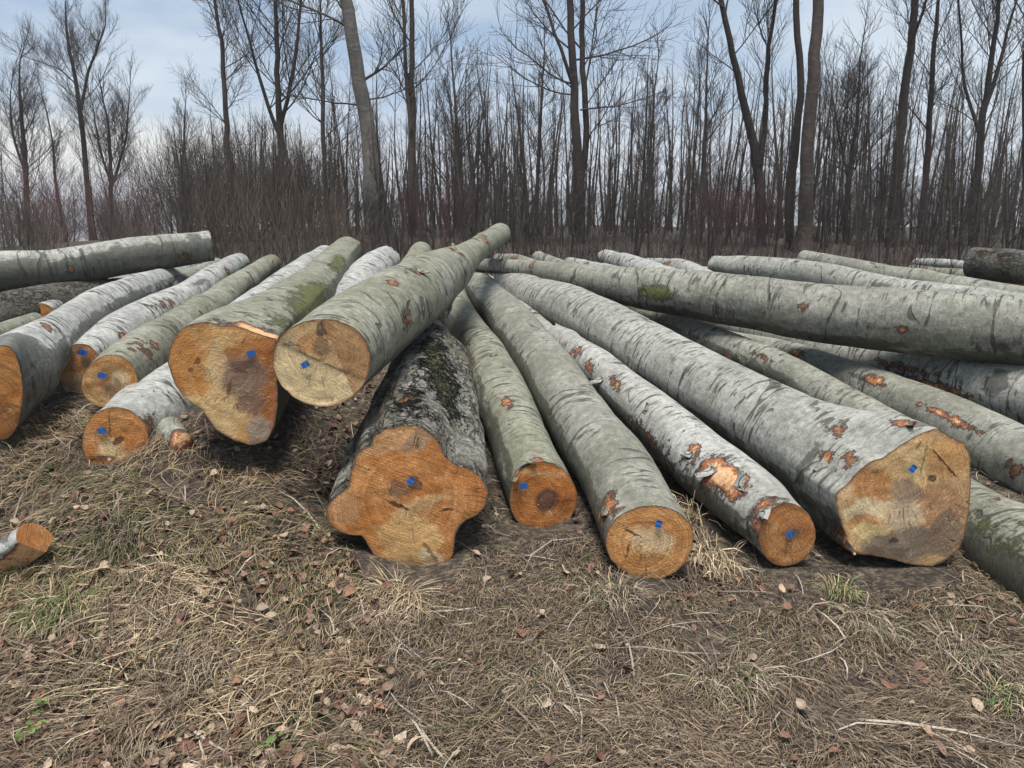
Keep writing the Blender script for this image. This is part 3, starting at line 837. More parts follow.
# left half
make_log('leftmost white-blotched log with deep orange face cut off by the left edge',
         [(2, 393, 47), (24, 368, 35), (48, 348, 26), (75, 327, 22.5), (105, 306, 20), (135, 291, 17), (160, 282, 14), (192, 268, 10)], 3.6, 8.4, 'pale', (2, 393, 21, 48), FACE_B, .25, .3, .1, .06,
         wet_shade=(5, 30, .6), ring_dark=.42, patches=[(100, 322, .5, .10, 'wet_shade', .78), (52, 325, .06, .05, 'torn', .9), (70, 345, .2, .08, 'wet_shade', .45)], segs=96)
make_log('pale log with small brown face greyed at the bottom, second from the left edge',
         [(80, 371, 25), (115, 340, 23), (150, 317, 20), (185, 297, 16), (212, 279, 13), (238, 264, 10)], 4.3, 8.2, 'pale', (80, 371, 21, 28), FACE_C, .35, .3, .1, .05,
         wet_shade=(-35, 45, .62), patches=[(128, 336, .06, .05, 'torn', .9), (165, 300, .3, .08, 'torn', .5), (205, 280, .5, .12, 'wet_shade', .55), (232, 270, .1, .05, 'torn', .8)], tag=(83, 352), tag_rot=-.3)
make_log('smooth green-tinged log with orange-brown face, third from the left edge',
         [(110, 382, 27.5), (150, 348, 24), (190, 318, 19), (230, 291, 14), (252, 277, 11), (272, 266, 9.5)], 4.0, 8.2, 'green', (110, 382, 29, 26.5), FACE_D, .4, .3, .1, .05,
         patches=[(150, 348, .14, .12, 'torn', .55), (160, 345, .06, .05, 'torn', .7), (258, 278, .06, .12, 'torn', .6), (130, 362, .35, .1, 'wet_shade', .25)], tag=(103, 375), tag_rot=-.3)
ge, ie = make_log('lowest pale log on the left slope with a branch stub beside its split orange face',
         [(115, 443, 34), (150, 416, 37), (188, 385, 32), (235, 330, 23), (275, 296, 18), (305, 272, 14), (324, 257, 12)], 3.77, 8.3, 'pale', (115, 443, 34, 36), FACE_E, .4, .3, .1, .05,
         wet_shade=(-60, 45, .6), patches=[(150, 428, .08, .06, 'torn', .75), (270, 298, .05, .2, 'wet_shade', .5)], tag=(103, 430), tag_rot=.2, segs=88)
make_log('dark log crossing above the left group, blunt end pointing right',
         [(211, 246, 14.5), (160, 252, 17), (110, 258, 18), (60, 266, 19), (0, 271, 20), (-90, 283, 23)], 7.4, 5.8, 'silver', None, None, .2, .2, .1, .06,
         wet_shade=(222, 78, .92), patches=[(190, 256, .10, .05, 'torn', .62), (72, 273, .05, .04, 'torn', .85), (30, 262, .3, .1, 'wet_shade', .75), (200, 242, .12, .25, 'wet_shade', .8), (120, 246, .12, .12, 'wet_shade', .7), (150, 246, .1, .12, 'wet_shade', .7), (85, 252, .1, .12, 'wet_shade', .6)], segs=64, end_rag=.1)  # wide flank mask paints the shade of the underside into the bark
make_log('shaded log lying directly under the dark crossing log at the left edge',
         [(178, 284, 11), (100, 296, 15), (40, 308, 20), (-80, 337, 25)], 7.6, 5.3, 'dark', None, None, .2, .2, .1, .05, wet_shade=(228, 60, .6), segs=48)
make_log('grey log glimpsed between the leftmost log and the small brown-faced log',
         [(60, 345, 14), (110, 318, 14), (165, 290, 12), (215, 266, 9)], 4.9, 8.8, 'grey', None, None, .3, .2, .1, .06, wet_shade=(-40, 60, .5), segs=48)
make_log('half hidden log with a small bright orange face behind the leftmost log',
         [(40, 313, 12), (75, 297, 12), (110, 285, 11), (150, 274, 9)], 6.0, 8.3, 'pale', (40, 313, 13, 10), FACE_B, .3, .2, .1, .06,
         patches=[(95, 287, .2, .06, 'torn', .7)], segs=48)
make_log('slim greenish log at the left edge below the small bright orange face',
         [(-50, 354, 14), (0, 334, 11), (20, 326, 9.5), (34, 321, 8.5)], 4.8, 5.9, 'green', None, None, .3, .2, .1, .05, segs=40)
make_log('whitish broken-topped log end between the mossy log and the topmost log',
         [(330, 328, 26), (355, 298, 22), (377, 268, 17), (384, 260, 15)], 5.5, 8.2, 'pale', None, None, .3, .3, .1, .09, end_rag=.12, segs=56)
make_log('green log end poking up just left of the topmost log',
         [(378, 330, 18), (398, 292, 15), (412, 268, 12.5), (420, 253, 11)], 5.8, 8.8, 'green', None, None, .3, .3, .1, .05, segs=48)
# stubs along the skyline behind the crossing log
for lab, st, z0, z1, bk in [
    ('thin log end showing at the tip of the long crossing log', [(560, 282, 9), (530, 268, 8), (498, 258, 6)], 7.6, 9.6, 'green'),
    ('small pale log end second from the left along the skyline of the right stack', [(590, 280, 10), (565, 268, 9), (540, 258, 6.5)], 7.5, 9.8, 'grey'),
    ('flat pale log end in the middle of the skyline of the right stack', [(640, 282, 10), (605, 271, 9), (568, 261, 6)], 7.4, 9.9, 'pale'),
    ('tallest pale log end on the skyline above the moss patch', [(690, 288, 13), (645, 271, 12), (604, 257, 8)], 7.4, 9.9, 'pale'),
    ('speckled log end on the skyline left of the smooth pale log', [(720, 288, 12), (690, 275, 11), (650, 263, 7)], 7.6, 10.0, 'peeled'),
    ('last low log end on the skyline touching the smooth pale log', [(800, 294, 11), (740, 281, 9.5), (688, 272, 6.5)], 7.4, 9.4, 'pale')]:
    make_log(lab, st, z0, z1, bk, None, None, .2, .2, .1, .08, end_rag=.06, segs=40, patches=[(st[-1][0] + 12, st[-1][1] + 2, .15, .08, 'torn', .55)])

# branch stub on the lowest pale log (a part of it)
def stub(root, base, p0, p1, r0, r1, bark, name='branch_stub'):
    n, s = 10, 20
    p0, p1 = np.array(p0), np.array(p1)
    d = (p1 - p0) / np.linalg.norm(p1 - p0)
    a = np.cross(d, [0, 0, 1.0]); a /= np.linalg.norm(a)
    b = np.cross(a, d)
    t = np.linspace(0, 1, n)
    th = np.linspace(0, 2 * np.pi, s, endpoint=False)
    r = r0 + (r1 - r0) * np.sqrt(t)
    rr = r[:, None] * (1 + .22 * fbm(np.cos(th)[None] * 2, np.sin(th)[None] * 2, t[:, None] * 2, 77, 3))
    V = p0 + t[:, None, None] * (p1 - p0) + rr[..., None] * (np.cos(th)[None, :, None] * a + np.sin(th)[None, :, None] * b)
    V = V.reshape(-1, 3)
    V = np.vstack([V, [p1 + d * .004]])
    tr = np.stack([np.full(s, n * s), (n - 1) * s + (np.arange(s) + 1) % s, (n - 1) * s + np.arange(s)], 1)
    lc = np.stack([np.repeat(t, s) * .3 + 3, np.tile(np.cos(th), n) * .06, np.tile(np.sin(th), n) * .06], 1)
    lc = np.vstack([lc, [3.4, 0, 0]])
    mk = np.zeros((len(V), 3)); mk[(n - 1) * s:, 2] = 1.0; mk[(n - 2) * s:(n - 1) * s, 2] = .5
    return mesh_obj(name, V - base, grid_quads(n, s, True)[:, ::-1], tr, BARKS[bark], root, True, {'logco': lc, 'mask': mk})


stub(ge, ie['base'], ie['C'][12] + np.array([.03, .0, -.03]), at(184, 444, 3.72), .12, .05, 'grey')

# ------------------------------------------------------------------ ground sheet
def axis(lo, hi, step, far_lo, far_hi, g=1.22):
    a = list(np.arange(lo, hi, step))
    s, x, up = step, a[-1], []
    while x < far_hi:
        s *= g; x += s; up.append(x)
    s, x, dn = step, a[0], []
    while x > far_lo:
        s *= g; x -= s; dn.append(x)
    return np.array(dn[::-1] + a + up)


gx, gy = axis(-4.6, 4.6, .04, -2600, 2600, 1.16), axis(1.0, 6.4, .04, -60, 3200, 1.14)
GX, GY = np.meshgrid(gx, gy)
GZ = ground_z(GX.ravel(), GY.ravel())
m_ground, t, b = new_mat('forest_soil')
pos = t.n('ShaderNodeNewGeometry')
a1 = t.noise(pos, 1.3, 6, .6, .5)
a2 = t.noise(pos, 22, 6, .72, .4)
a3 = t.n('ShaderNodeTexVoronoi', i_Vector=t.vmath('MULTIPLY', pos, (1, 1.6, 1)), i_Scale=55.0, out=1)
c = t.mix(t.step(a1, .35, .65), (.030, .022, .016), (.060, .044, .030))
c = t.mix(t.step(a2, .45, .65), c, (.12, .092, .062))
c = t.mix(t.math('MULTIPLY', t.step(a2, .50, .42), .6), c, (.022, .017, .013))
a3v = t.step(t.sep(a3)[0], .0, 1.0, .55, 1.5)
c = t.mix(1.0, c, t.comb(a3v, a3v, a3v), 'MULTIPLY')
gpy = t.sep(pos)[1]
litter = t.mix(t.noise(pos, 9, 6, .75), (.022, .016, .012), (.065, .046, .032))
c = t.mix(t.step(gpy, 7.5, 11), c, litter)
c = t.mix(t.step(gpy, 60, 160), c, t.mix(t.noise(t.vmath('SCALE', pos, None), .02, 5), (.05, .05, .035), (.10, .09, .06)))
t.put(b.inputs['Base Color'], c)
b.inputs['Roughness'].default_value = .95
t.put(b.inputs['Normal'], t.n('ShaderNodeBump', i_Strength=.9, i_Distance=.02, i_Height=t.math('ADD', a2, t.math('MULTIPLY', t.noise(pos, 90, 4, .7), .5))))
ground = mesh_obj('ground', np.stack([GX.ravel(), GY.ravel(), GZ], 1), grid_quads(len(gy), len(gx), False), None, m_ground)
tag_obj(ground, 'brown forest floor with soil and dead litter under the log pile', None, None, 'structure')


def gz(x, y):
    """height of the built ground sheet, bilinear"""
    i = np.clip(np.searchsorted(gx, x) - 1, 0, len(gx) - 2)
    j = np.clip(np.searchsorted(gy, y) - 1, 0, len(gy) - 2)
    Z = GZ.reshape(len(gy), len(gx))
    u = (x - gx[i]) / (gx[i + 1] - gx[i])
    v = (y - gy[j]) / (gy[j + 1] - gy[j])
    return Z[j, i] * (1 - u) * (1 - v) + Z[j, i + 1] * u * (1 - v) + Z[j + 1, i] * (1 - u) * v + Z[j + 1, i + 1] * u * v


# distant hills, right of the view
hx = np.linspace(-1400, 3200, 140)
hyy = np.linspace(0, 900, 14)
HX, HY = np.meshgrid(hx, hyy)
prof = 18 + 42 * sstep(-50, 550, hx) + 14 * fbm(hx / 260, 0, 0, 5, 4) + 4 * fbm(hx / 40, 0, 0, 15, 3)
HZ = -50 + (prof[None, :] + 45) * np.sin(np.clip(hyy / 900, 0, 1) * math.pi)[:, None]
m_hill, t, b = new_mat('wooded_hill')
hp = t.n('ShaderNodeNewGeometry')
t.put(b.inputs['Base Color'], t.mix(t.noise(hp, .03, 5, .7), (.035, .042, .034), (.08, .075, .055)))
b.inputs['Roughness'].default_value = 1
hill = mesh_obj('hill', np.stack([HX.ravel(), HY.ravel() + 900, HZ.ravel()], 1), grid_quads(14, 140, False), None, m_hill)
tag_obj(hill, 'wooded hill ridge fading into blue haze far behind the trunks', None, None, 'structure')


# ------------------------------------------------------------------ trees
class Tubes:
    def __init__(self):
        self.g = {}

    def add(self, pts, rad, sides):
        self.g.setdefault((len(pts), sides), []).append((pts, rad))

    def arrays(self):
        VV, QQ, base = [], [], 0
        for (n, s), items in self.g.items():
            P = np.array([i[0] for i in items], float)
            R = np.array([i[1] for i in items], float)
            T = np.gradient(P, axis=1)
            T /= np.linalg.norm(T, axis=2, keepdims=True) + 1e-9
            ref = np.where(np.abs(T[:, :1, 2:3]) > .8, np.array([1.0, 0, 0]), np.array([0, 0, 1.0]))
            A = np.cross(T, np.broadcast_to(ref, T.shape))
            A /= np.linalg.norm(A, axis=2, keepdims=True) + 1e-9
            B = np.cross(T, A)
            th = np.linspace(0, 2 * np.pi, s, endpoint=False)
            V = P[:, :, None, :] + R[:, :, None, None] * (np.cos(th)[None, None, :, None] * A[:, :, None, :] + np.sin(th)[None, None, :, None] * B[:, :, None, :])
            q = grid_quads(n, s, True)
            m = len(items)
            Q = q[None] + (np.arange(m) * n * s)[:, None, None] + base
            VV.append(V.reshape(-1, 3))
            QQ.append(Q.reshape(-1, 4))
            base += m * n * s
        return np.vstack(VV), np.vstack(QQ)


def tree_bark(name, a, bcol, lich, amt):
    m, t, b = new_mat(name)
    tcn = t.t.nodes.new('ShaderNodeTexCoord').outputs['Object']
    n1 = t.noise(t.vmath('MULTIPLY', tcn, (3, 3, .9)), 1.6, 5, .65, .3)
    n2 = t.noise(t.vmath('MULTIPLY', tcn, (2, 2, 4)), 3.2, 5, .7)
    c = t.mix(t.step(n1, .35, .65), a, bcol)
    c = t.mix(t.math('MULTIPLY', t.step(n2, .52, .62), amt), c, lich)
    t.put(b.inputs['Base Color'], c)
    b.inputs['Roughness'].default_value = .9
    b.inputs['Specular IOR Level'].default_value = .2
    t.put(b.inputs['Normal'], t.n('ShaderNodeBump', i_Strength=.6, i_Distance=.03, i_Height=n2))
    return m


TB = {'grey': tree_bark('trunk_grey', (.095, .086, .075), (.15, .14, .125), (.21, .20, .185), .5),
      'brown': tree_bark('trunk_brown', (.055, .043, .035), (.09, .072, .06), (.135, .12, .105), .5),
      'dark': tree_bark('trunk_dark', (.032, .026, .023), (.058, .047, .041), (.095, .085, .075), .4),
      'twig': tree_bark('twig_brown', (.045, .036, .032), (.078, .063, .056), (.11, .095, .085), .35),
      'brush': tree_bark('brush_brown', (.068, .054, .044), (.11, .09, .074), (.15, .13, .112), .4),
      'red': tree_bark('twig_purple', (.125, .062, .058), (.165, .095, .085), (.17, .12, .11), .3)}


def unit(v):
    return v / (np.linalg.norm(v) + 1e-9)


def grow(tb, rng, p, d, length, r, level, maxlev, spread=.75, up=.25, nseg=5, kids=(6, 5, 4), thin=.004):
    n = nseg if level < maxlev else 4
    pts, dirs = [p], []
    dd = d
    for i in range(n - 1):
        dd = unit(dd + rng.normal(0, .10, 3) + np.array([0, 0, up * .25]))
        dirs.append(dd)
        pts.append(pts[-1] + dd * length / (n - 1))
    pts = np.array(pts)
    rad = np.maximum(r * np.linspace(1, .35, n), thin * .6)
    tb.add(pts, rad, 5 if level == 1 and r > .03 else (4 if r > .012 else 3))
    if level >= maxlev:
        return
    k = kids[min(level - 1, len(kids) - 1)]
    for i in range(k):
        f = .18 + .8 * (i + rng.random()) / k
        j = min(int(f * (n - 1)), n - 2)
        u = f * (n - 1) - j
        q = pts[j] * (1 - u) + pts[j + 1] * u
        ax = unit(rng.normal(0, 1, 3))
        side = unit(ax - dirs[j] * (ax @ dirs[j]))
        nd = unit(dirs[j] * (1.05 - spread * .45) + side * spread + np.array([0, 0, up * .5]))
        ln = length * (.62 - .28 * f) * rng.uniform(.7, 1.2)
        grow(tb, rng, q, nd, ln, max(thin, r * .5 * (1.1 - .5 * f)), level + 1, maxlev, spread, up, nseg, kids, thin)


def build_tree(label, stems, Z, base_px, bark='brown', seed=1, b0=.3, nb=14, blen=2.2, maxlev=3, kids=(10, 7, 4), up=.42, spread=.66,
               name='bare_tree', group='tall bare trees behind the log pile', extra=(), full=None, twig=None, tip=None):
    """stems: list of pixel polylines [(x, y, width px)...] from the base upwards in a plane at distance Z"""
    rng = np.random.default_rng(seed)
    Y = (EYE + Z * ray(base_px[0], base_px[1]))[1]

    def pt(x, y):
        r = ray(x, y)
        return EYE + r * (Y - EYE[1]) / r[1]
    b = pt(*base_px)
    b[2] = float(ground_base(np.array([b[0]]), np.array([b[1]]))[0]) - .05
    root = thing(name, label, 'tree', b, group)
    trunk, crown = Tubes(), Tubes()
    nb, blen = int(nb * 1.35), blen * .9
    for si, stm in enumerate(stems):
        wsc = .74 if Z > 25 else .86
        stm = [(x, y, w * wsc) for x, y, w in stm]
        P = np.array([pt(x, y) for x, y, w in stm])
        R = np.array([w * .5 * (p - EYE) @ FWD / FPX for (x, y, w), p in zip(stm, P)])
        P[:, 1] += rng.normal(0, .06, len(P)) * (np.arange(len(P)) > 0)
        if si == 0:
            lead = (P[0] - P[1]); lead = lead / max(1e-6, abs(lead[2]))
            drop = P[0][2] - b[2]
            P = np.vstack([P[0] + lead * 0 - np.array([0, 0, drop]), P[0] - np.array([0, 0, drop - .35]), P])
            P[0, :2] = P[1, :2] = P[2, :2]
            R = np.concatenate([[R[0] * 1.45, R[0] * 1.12], R])
            if P[2][2] - P[1][2] < .1:
                P = np.delete(P, 1, 0); R = np.delete(R, 1)
        # the stem goes on above the frame up to its tip
        if full:
            d = unit(P[-1] - P[-2])
            h = full
            for k in range(4):
                P = np.vstack([P, P[-1] + (d + rng.normal(0, .05, 3)) * h / 4])
                R = np.append(R, R[-1] * .72)
        s = np.concatenate([[0], np.cumsum(np.linalg.norm(np.diff(P, axis=0), axis=1))])
        n = max(10, int(s[-1] / .35))
        tt = np.linspace(0, s[-1], n)
        PP = smooth_interp(tt, s, P)
        RR = np.maximum(np.interp(tt, s, R), .008)
        PP[1:] += rng.normal(0, .012, (n - 1, 3))
        trunk.add(PP, RR, 10 if R.max() > .06 else 7)
        T = np.gradient(PP, axis=0)
        start = b0 if si == 0 else .12
        for i in range(nb):
            f = start + (1 - start) * ((i + rng.random()) / nb) ** .9
            j = min(int(f * (n - 1)), n - 1)
            a = rng.uniform(0, 2 * np.pi)
            side = np.array([math.cos(a), math.sin(a) * .8, 0])
            el = .35 + .75 * f
            d = unit(side + np.array([0, 0, el]) * up * 2.6 + unit(T[j]) * .2)
            ln = blen * rng.uniform(.55, 1.2) * (1.15 - .6 * f)
            grow(crown, rng, PP[j], d, ln, min(RR[j] * .36, .007 + ln * .0062), 1, maxlev, spread, up, 6, kids)
        if tip is not False:
            grow(crown, rng, PP[-1], unit(T[-1]), blen * .8, RR[-1], 1, maxlev, .6, .35, 6, kids)
    for (x, y, dx_, dz_, ln, r) in extra:
        grow(crown, rng, pt(x, y), unit(np.array([dx_, rng.normal(0, .25), dz_])), ln, r * .72, 1, maxlev, spread, .25, 8, (9, 6, 4))
    v, q = trunk.arrays()
    mesh_obj('trunk', v - b, q, None, TB[bark], root)
    v, q = crown.arrays()
    mesh_obj('crown', v - b, q, None, TB[twig or 'twig'], root)
    return root


build_tree('thick pale grey leaning beech trunk with two stray side limbs, nearest of the left half',
           [[(379, 250, 21), (374, 190, 19.5), (366, 120, 17.5), (356, 60, 16), (346, 0, 14.5)]], 13.0, (379, 252), 'grey', 3, .62, 12, 2.6, full=7,
           extra=[(361, 82, .9, .5, 1.1, .035), (362, 100, .95, -.1, 1.3, .02), (357, 105, -.95, .05, 1.2, .022), (352, 30, -.8, .5, 1.6, .03), (349, 15, -.9, .6, 1.8, .03)], kids=(10, 7, 4))
build_tree('dark twin-stemmed beech standing right of the picture middle, forking into upright stems',
           [[(581, 248, 14), (578, 170, 12), (574, 90, 9.5), (570, 0, 8)], [(579, 200, 8), (586, 140, 7.5), (583, 60, 6.5), (583, 0, 6)], [(574, 88, 5), (560, 50, 4), (545, 5, 3.2)]],
           16, (581, 250), 'dark', 5, .35, 12, 3.0, full=5, up=.3, extra=[(575, 60, .9, .25, 2.2, .03), (576, 85, -.9, .2, 2.0, .03), (580, 110, .9, .1, 1.8, .025), (575, 95, -.85, -.05, 2.0, .025)])
build_tree('straight thick brown trunk right of centre, thickest of the right half',
           [[(804, 252, 18), (806, 170, 15), (811, 80, 13.5), (818, 0, 12)]], 14.5, (804, 254), 'brown', 8, .55, 9, 2.4, full=7)
build_tree('slender curving stem hugging the left side of the thickest right-hand trunk',
           [[(789, 252, 10), (792, 180, 9), (799, 90, 8), (797, 0, 7)]], 15.2, (789, 254), 'dark', 9, .5, 8, 2.0, full=5)
build_tree('forked sinuous dark tree whose two stems part halfway up, left of the thickest right-hand trunk',
           [[(762, 250, 12), (759, 165, 11), (744, 100, 8.5), (733, 50, 7), (722, 0, 6)], [(760, 165, 6), (766, 120, 5.5), (768, 70, 5), (775, 0, 4.2)]],
           16, (762, 252), 'dark', 12, .4, 10, 2.3, full=4, extra=[(724, 8, -.9, .3, 1.6, .03)])
build_tree('tall dark trunk leaning right, in the middle of the right quarter',
           [[(889, 258, 12), (895, 180, 10.5), (902, 100, 9.5), (911, 0, 8)], [(904, 90, 4.5), (914, 50, 4), (925, 5, 3)]], 16.5, (889, 260), 'dark', 14, .35, 12, 2.4, full=5)
build_tree('thinner bare tree just right of the tall leaning trunk of the right quarter',
           [[(918, 255, 8.5), (924, 180, 7), (932, 90, 6), (936, 20, 4.5)]], 18, (918, 257), 'brown', 15, .3, 14, 2.0, full=2.5)
build_tree('spreading bare tree with a vase-shaped fork near the right edge',
           [[(974, 256, 11), (978, 170, 9.5), (982, 120, 8), (990, 60, 6), (996, 0, 4)], [(981, 125, 5.5), (996, 70, 4.5), (1010, 25, 3)], [(980, 140, 4), (966, 90, 3.5), (960, 30, 2.5)]],
           17, (974, 258), 'dark', 17, .35, 12, 2.4, full=2.5)
build_tree('dark trunk cut by the right edge of the picture', [[(1023, 258, 9), (1024, 170, 8), (1027, 60, 7), (1030, 0, 6)]], 14, (1023, 260), 'dark', 18, .4, 10, 2.2, full=4)
build_tree('double-stemmed dark tree right of the thick pale grey trunk',
           [[(413, 246, 10), (411, 170, 9), (412, 100, 7), (412, 0, 5.5)], [(411, 130, 5), (406, 70, 4.5), (402, 0, 4)]], 17, (413, 248), 'brown', 20, .3, 12, 2.2, full=4)
build_tree('thin straight tree left of the thick pale grey trunk', [[(330, 244, 6.5), (326, 170, 5.5), (323, 90, 4.5), (321, 25, 3)]], 19, (330, 246), 'brown', 22, .3, 16, 2.0, full=1.5)
build_tree('many-forked fine-twigged tree, broadest crown of the left half',
           [[(283, 230, 10), (281, 150, 8.5), (279, 90, 6.5), (276, 10, 4.5)], [(281, 140, 5), (262, 85, 4), (250, 40, 3)], [(280, 130, 5), (294, 70, 4.5), (300, 5, 3.2)]],
           20, (283, 235), 'dark', 24, .35, 12, 2.8, full=3, kids=(10, 7, 4))
build_tree('slim tree with drooping fine side twigs in the gap left of the broad-crowned tree',
           [[(238, 230, 7), (229, 130, 6), (222, 60, 5), (213, -5, 3.5)]], 22, (238, 234), 'dark', 26, .35, 18, 2.0, up=.25, full=1.5)
build_tree('Y-shaped lone tree standing against open sky at the far left',
           [[(92, 235, 8), (86, 170, 7), (80, 110, 6), (74, 70, 4.8), (66, 30, 3.2), (65, 4, 1.8)], [(80, 112, 4.5), (90, 70, 3.5), (99, 45, 2.4), (106, 25, 1.5)], [(76, 85, 2.2), (60, 70, 1.6), (40, 62, 1)]],
           32, (92, 240), 'dark', 28, .38, 14, 2.3, tip=True, kids=(10, 7, 4))
build_tree('bushy tree at the left edge with ascending branches', [[(30, 240, 8), (25, 170, 6.5), (22, 110, 4.5), (20, 72, 2)], [(27, 180, 4), (12, 130, 3), (8, 90, 1.5)]], 28, (30, 242), 'dark', 30, .2, 16, 2.4)
build_tree('dense rounded tree right of the Y-shaped lone tree', [[(112, 238, 6), (110, 170, 5), (108, 120, 3)], [(111, 190, 4), (124, 140, 3), (128, 105, 1.5)], [(111, 185, 3.5), (99, 140, 2.6), (94, 105, 1.2)]],
           30, (112, 240), 'dark', 32, .15, 16, 2.3)
build_tree('small slanting tree between the left edge tree and the Y-shaped lone tree', [[(66, 240, 5), (57, 190, 4), (52, 145, 2.5), (46, 110, 1.4)]], 29, (66, 242), 'brown', 33, .2, 16, 1.8)
build_tree('short pointed tree on the left of the thicket beside the sky gap', [[(182, 236, 5.5), (181, 180, 4.5), (183, 140, 3), (184, 112, 1.5)]], 26, (182, 238), 'brown', 35, .2, 16, 1.7)
build_tree('thin-crowned tree between the double-stemmed tree and the tip of the topmost log', [[(458, 246, 6), (460, 190, 5), (457, 120, 3.8), (452, 66, 2)]], 20, (458, 248), 'brown', 37, .25, 18, 1.9)
build_tree('slight tree right of the twin-stemmed beech', [[(648, 246, 5), (649, 190, 4.2), (652, 130, 3), (655, 78, 1.5)]], 21, (648, 250), 'brown', 39, .2, 16, 1.6)
build_tree('fine branching tree between the thickest right-hand trunk and the tall leaning trunk', [[(846, 252, 7), (848, 190, 6), (856, 120, 4.2), (860, 70, 2)], [(849, 185, 3.5), (838, 130, 2.6), (832, 95, 1.2)]], 19, (846, 255), 'brown', 41, .25, 16, 1.9)
build_tree('straight thin dark tree just right of the tip of the topmost log', [[(535, 246, 5.5), (538, 180, 4.6), (541, 110, 3.2), (544, 60, 1.6)]], 20, (535, 249), 'dark', 43, .3, 14, 1.5)
build_tree('thin upright tree left of the forked sinuous tree', [[(700, 248, 6), (702, 180, 5), (706, 120, 3.6), (708, 60, 2)]], 19, (700, 252), 'dark', 45, .25, 16, 1.8)

# saplings: a dozen kinds, then copies
SAP = []
sap_bark = ['dark', 'brown', 'brown', 'dark', 'twig', 'brown', 'dark', 'twig', 'brown', 'dark']
for k in range(10):
    rng = np.random.default_rng(100 + k)
    h = rng.uniform(4.2, 6.2)
    tb, cr = Tubes(), Tubes()
    n = 14
    zz = np.linspace(0, h, n)
    lean = rng.normal(0, .05, 2)
    P = np.stack([lean[0] * zz + .09 * np.sin(zz * rng.uniform(.5, 1.2) + rng.uniform(0, 6)), lean[1] * zz + .08 * np.sin(zz * rng.uniform(.5, 1.2)), zz], 1)
    P -= P[0]
    r0 = rng.uniform(.034, .070)
    R = r0 * (1 - .82 * (zz / h) ** .9)
    tb.add(P, R, 6)
    for i in range(22):
        f = .13 + .85 * (i + rng.random()) / 22
        j = min(int(f * (n - 1)), n - 2)
        a = rng.uniform(0, 2 * np.pi)
        d = unit(np.array([math.cos(a), math.sin(a), .9 + .9 * f]))
        grow(cr, rng, P[j], d, rng.uniform(.5, 1.25) * (1.25 - .6 * f), max(.005, R[j] * .36), 1, 3, .7, .3, 5, (5, 3), .0028)
    grow(cr, rng, P[-1], np.array([0, 0, 1.0]), .7, R[-1], 1, 2, .5, .3, 5, (6, 3), .003)
    root = thing('bare_sapling', 'thin leafless sapling among the dense thicket behind the log pile', 'tree', (0, 0, 0), 'leafless saplings of the thicket')
    v, q = tb.arrays()
    mesh_obj('trunk', v, q, None, TB[sap_bark[k]], root)
    v, q = cr.arrays()
    mesh_obj('crown', v, q, None, TB['twig'], root)
    SAP.append(root)


def sap_spot(rng, zlo, zhi):
    while True:
        Z = rng.uniform(zlo, zhi)
        px = rng.uniform(-10, 1034)
        if px < 150 and rng.random() < (.96 if 45 < px < 100 else .72): continue
        if 120 < px < 175 and rng.random() < .6: continue
        p = at(px, 205, Z)
        return p[0], p[1], px


def top_px(rng, px):
    if px < 120: return rng.uniform(150, 205)
    if px < 178: return rng.uniform(178, 205)
    if px < 330: return rng.uniform(118, 185)
    return rng.uniform(70, 180)


rng = np.random.default_rng(5)
used = set()
SAPH = [max(v.co.z for v in r.children[1].data.vertices) for r in SAP]
for i in range(290):
    x, y, px = sap_spot(rng, 11.0, 25)
    k = i % 10
    z = float(ground_base(np.array([x]), np.array([y]))[0]) - .04
    Z = y * FWD[1]
    s = (1.6 - z + (205 - top_px(rng, px)) * Z / FPX) / SAPH[k]
    if k not in used:
        used.add(k)
        o = SAP[k]
        o.location = (x, y, z); o.rotation_euler = (0, 0, rng.uniform(0, 6.28)); o.scale = (s, s, s)
    else:
        copy_tree(SAP[k], (x, y, z), rng.uniform(0, 6.28), (s, s, s))

# the far part of the thicket reads as one mass
tb = Tubes()
for i in range(430):
    x, y, px = sap_spot(rng, 20, 32)
    if px > 780 and rng.random() < .5: continue
    z = float(ground_base(np.array([x]), np.array([y]))[0])
    h = max(.8, 1.6 - z + (205 - top_px(rng, px)) * y / FPX)
    n = 8
    zz = np.linspace(0, h, n)
    P = np.stack([x + rng.normal(0, .04) * zz + .1 * np.sin(zz + i), y + 0 * zz, z + zz], 1)
    R = rng.uniform(.02, .06) * (1 - .85 * zz / h)
    tb.add(P, R, 5)
    for k in range(9):
        j = rng.integers(1, n - 1)
        a = rng.uniform(0, 6.28)
        grow(tb, rng, P[j], unit(np.array([math.cos(a), math.sin(a), 1.6])), rng.uniform(.3, .9), .008, 1, 2, .7, .3, 4, (5,), .004)
v, q = tb.arrays()
tag_obj(mesh_obj('far_thicket', v, q, None, TB['twig']), 'far mass of leafless young trees behind the nearer saplings', None, None, 'stuff')

# rank undergrowth of thin stems along the edge of the wood
tb, tb2 = Tubes(), Tubes()
for i in range(2300):
    y = 8.8 + 7.5 * rng.random() ** 1.3
    px = rng.uniform(-20, 1044)
    x = (px - 512) / FPX * y * FWD[1]
    z = float(ground_base(np.array([x]), np.array([y]))[0]) - .03
    if px > 400 and rng.random() < .08: continue
    if (45 < px < 100 or 148 < px < 178) and rng.random() < .93: continue
    if any(((P[:, 0] - x) ** 2 + (P[:, 1] - y) ** 2 < (R + .05) ** 2).any() for P, R in LOGS): continue
    h = rng.uniform(.35, 1.1) * (1.3 if 180 < px < 340 else (.55 if px > 400 else .9)) * (.75 if px > 780 else 1)
    grow(tb if px < 370 else tb2, rng, np.array([x, y, z]), unit(np.array([rng.normal(0, .22), rng.normal(0, .2), 1.0])), h, rng.uniform(.0035, .0075), 1, 2, .5, .35, 6, (6,), .003)
v, q = tb.arrays()
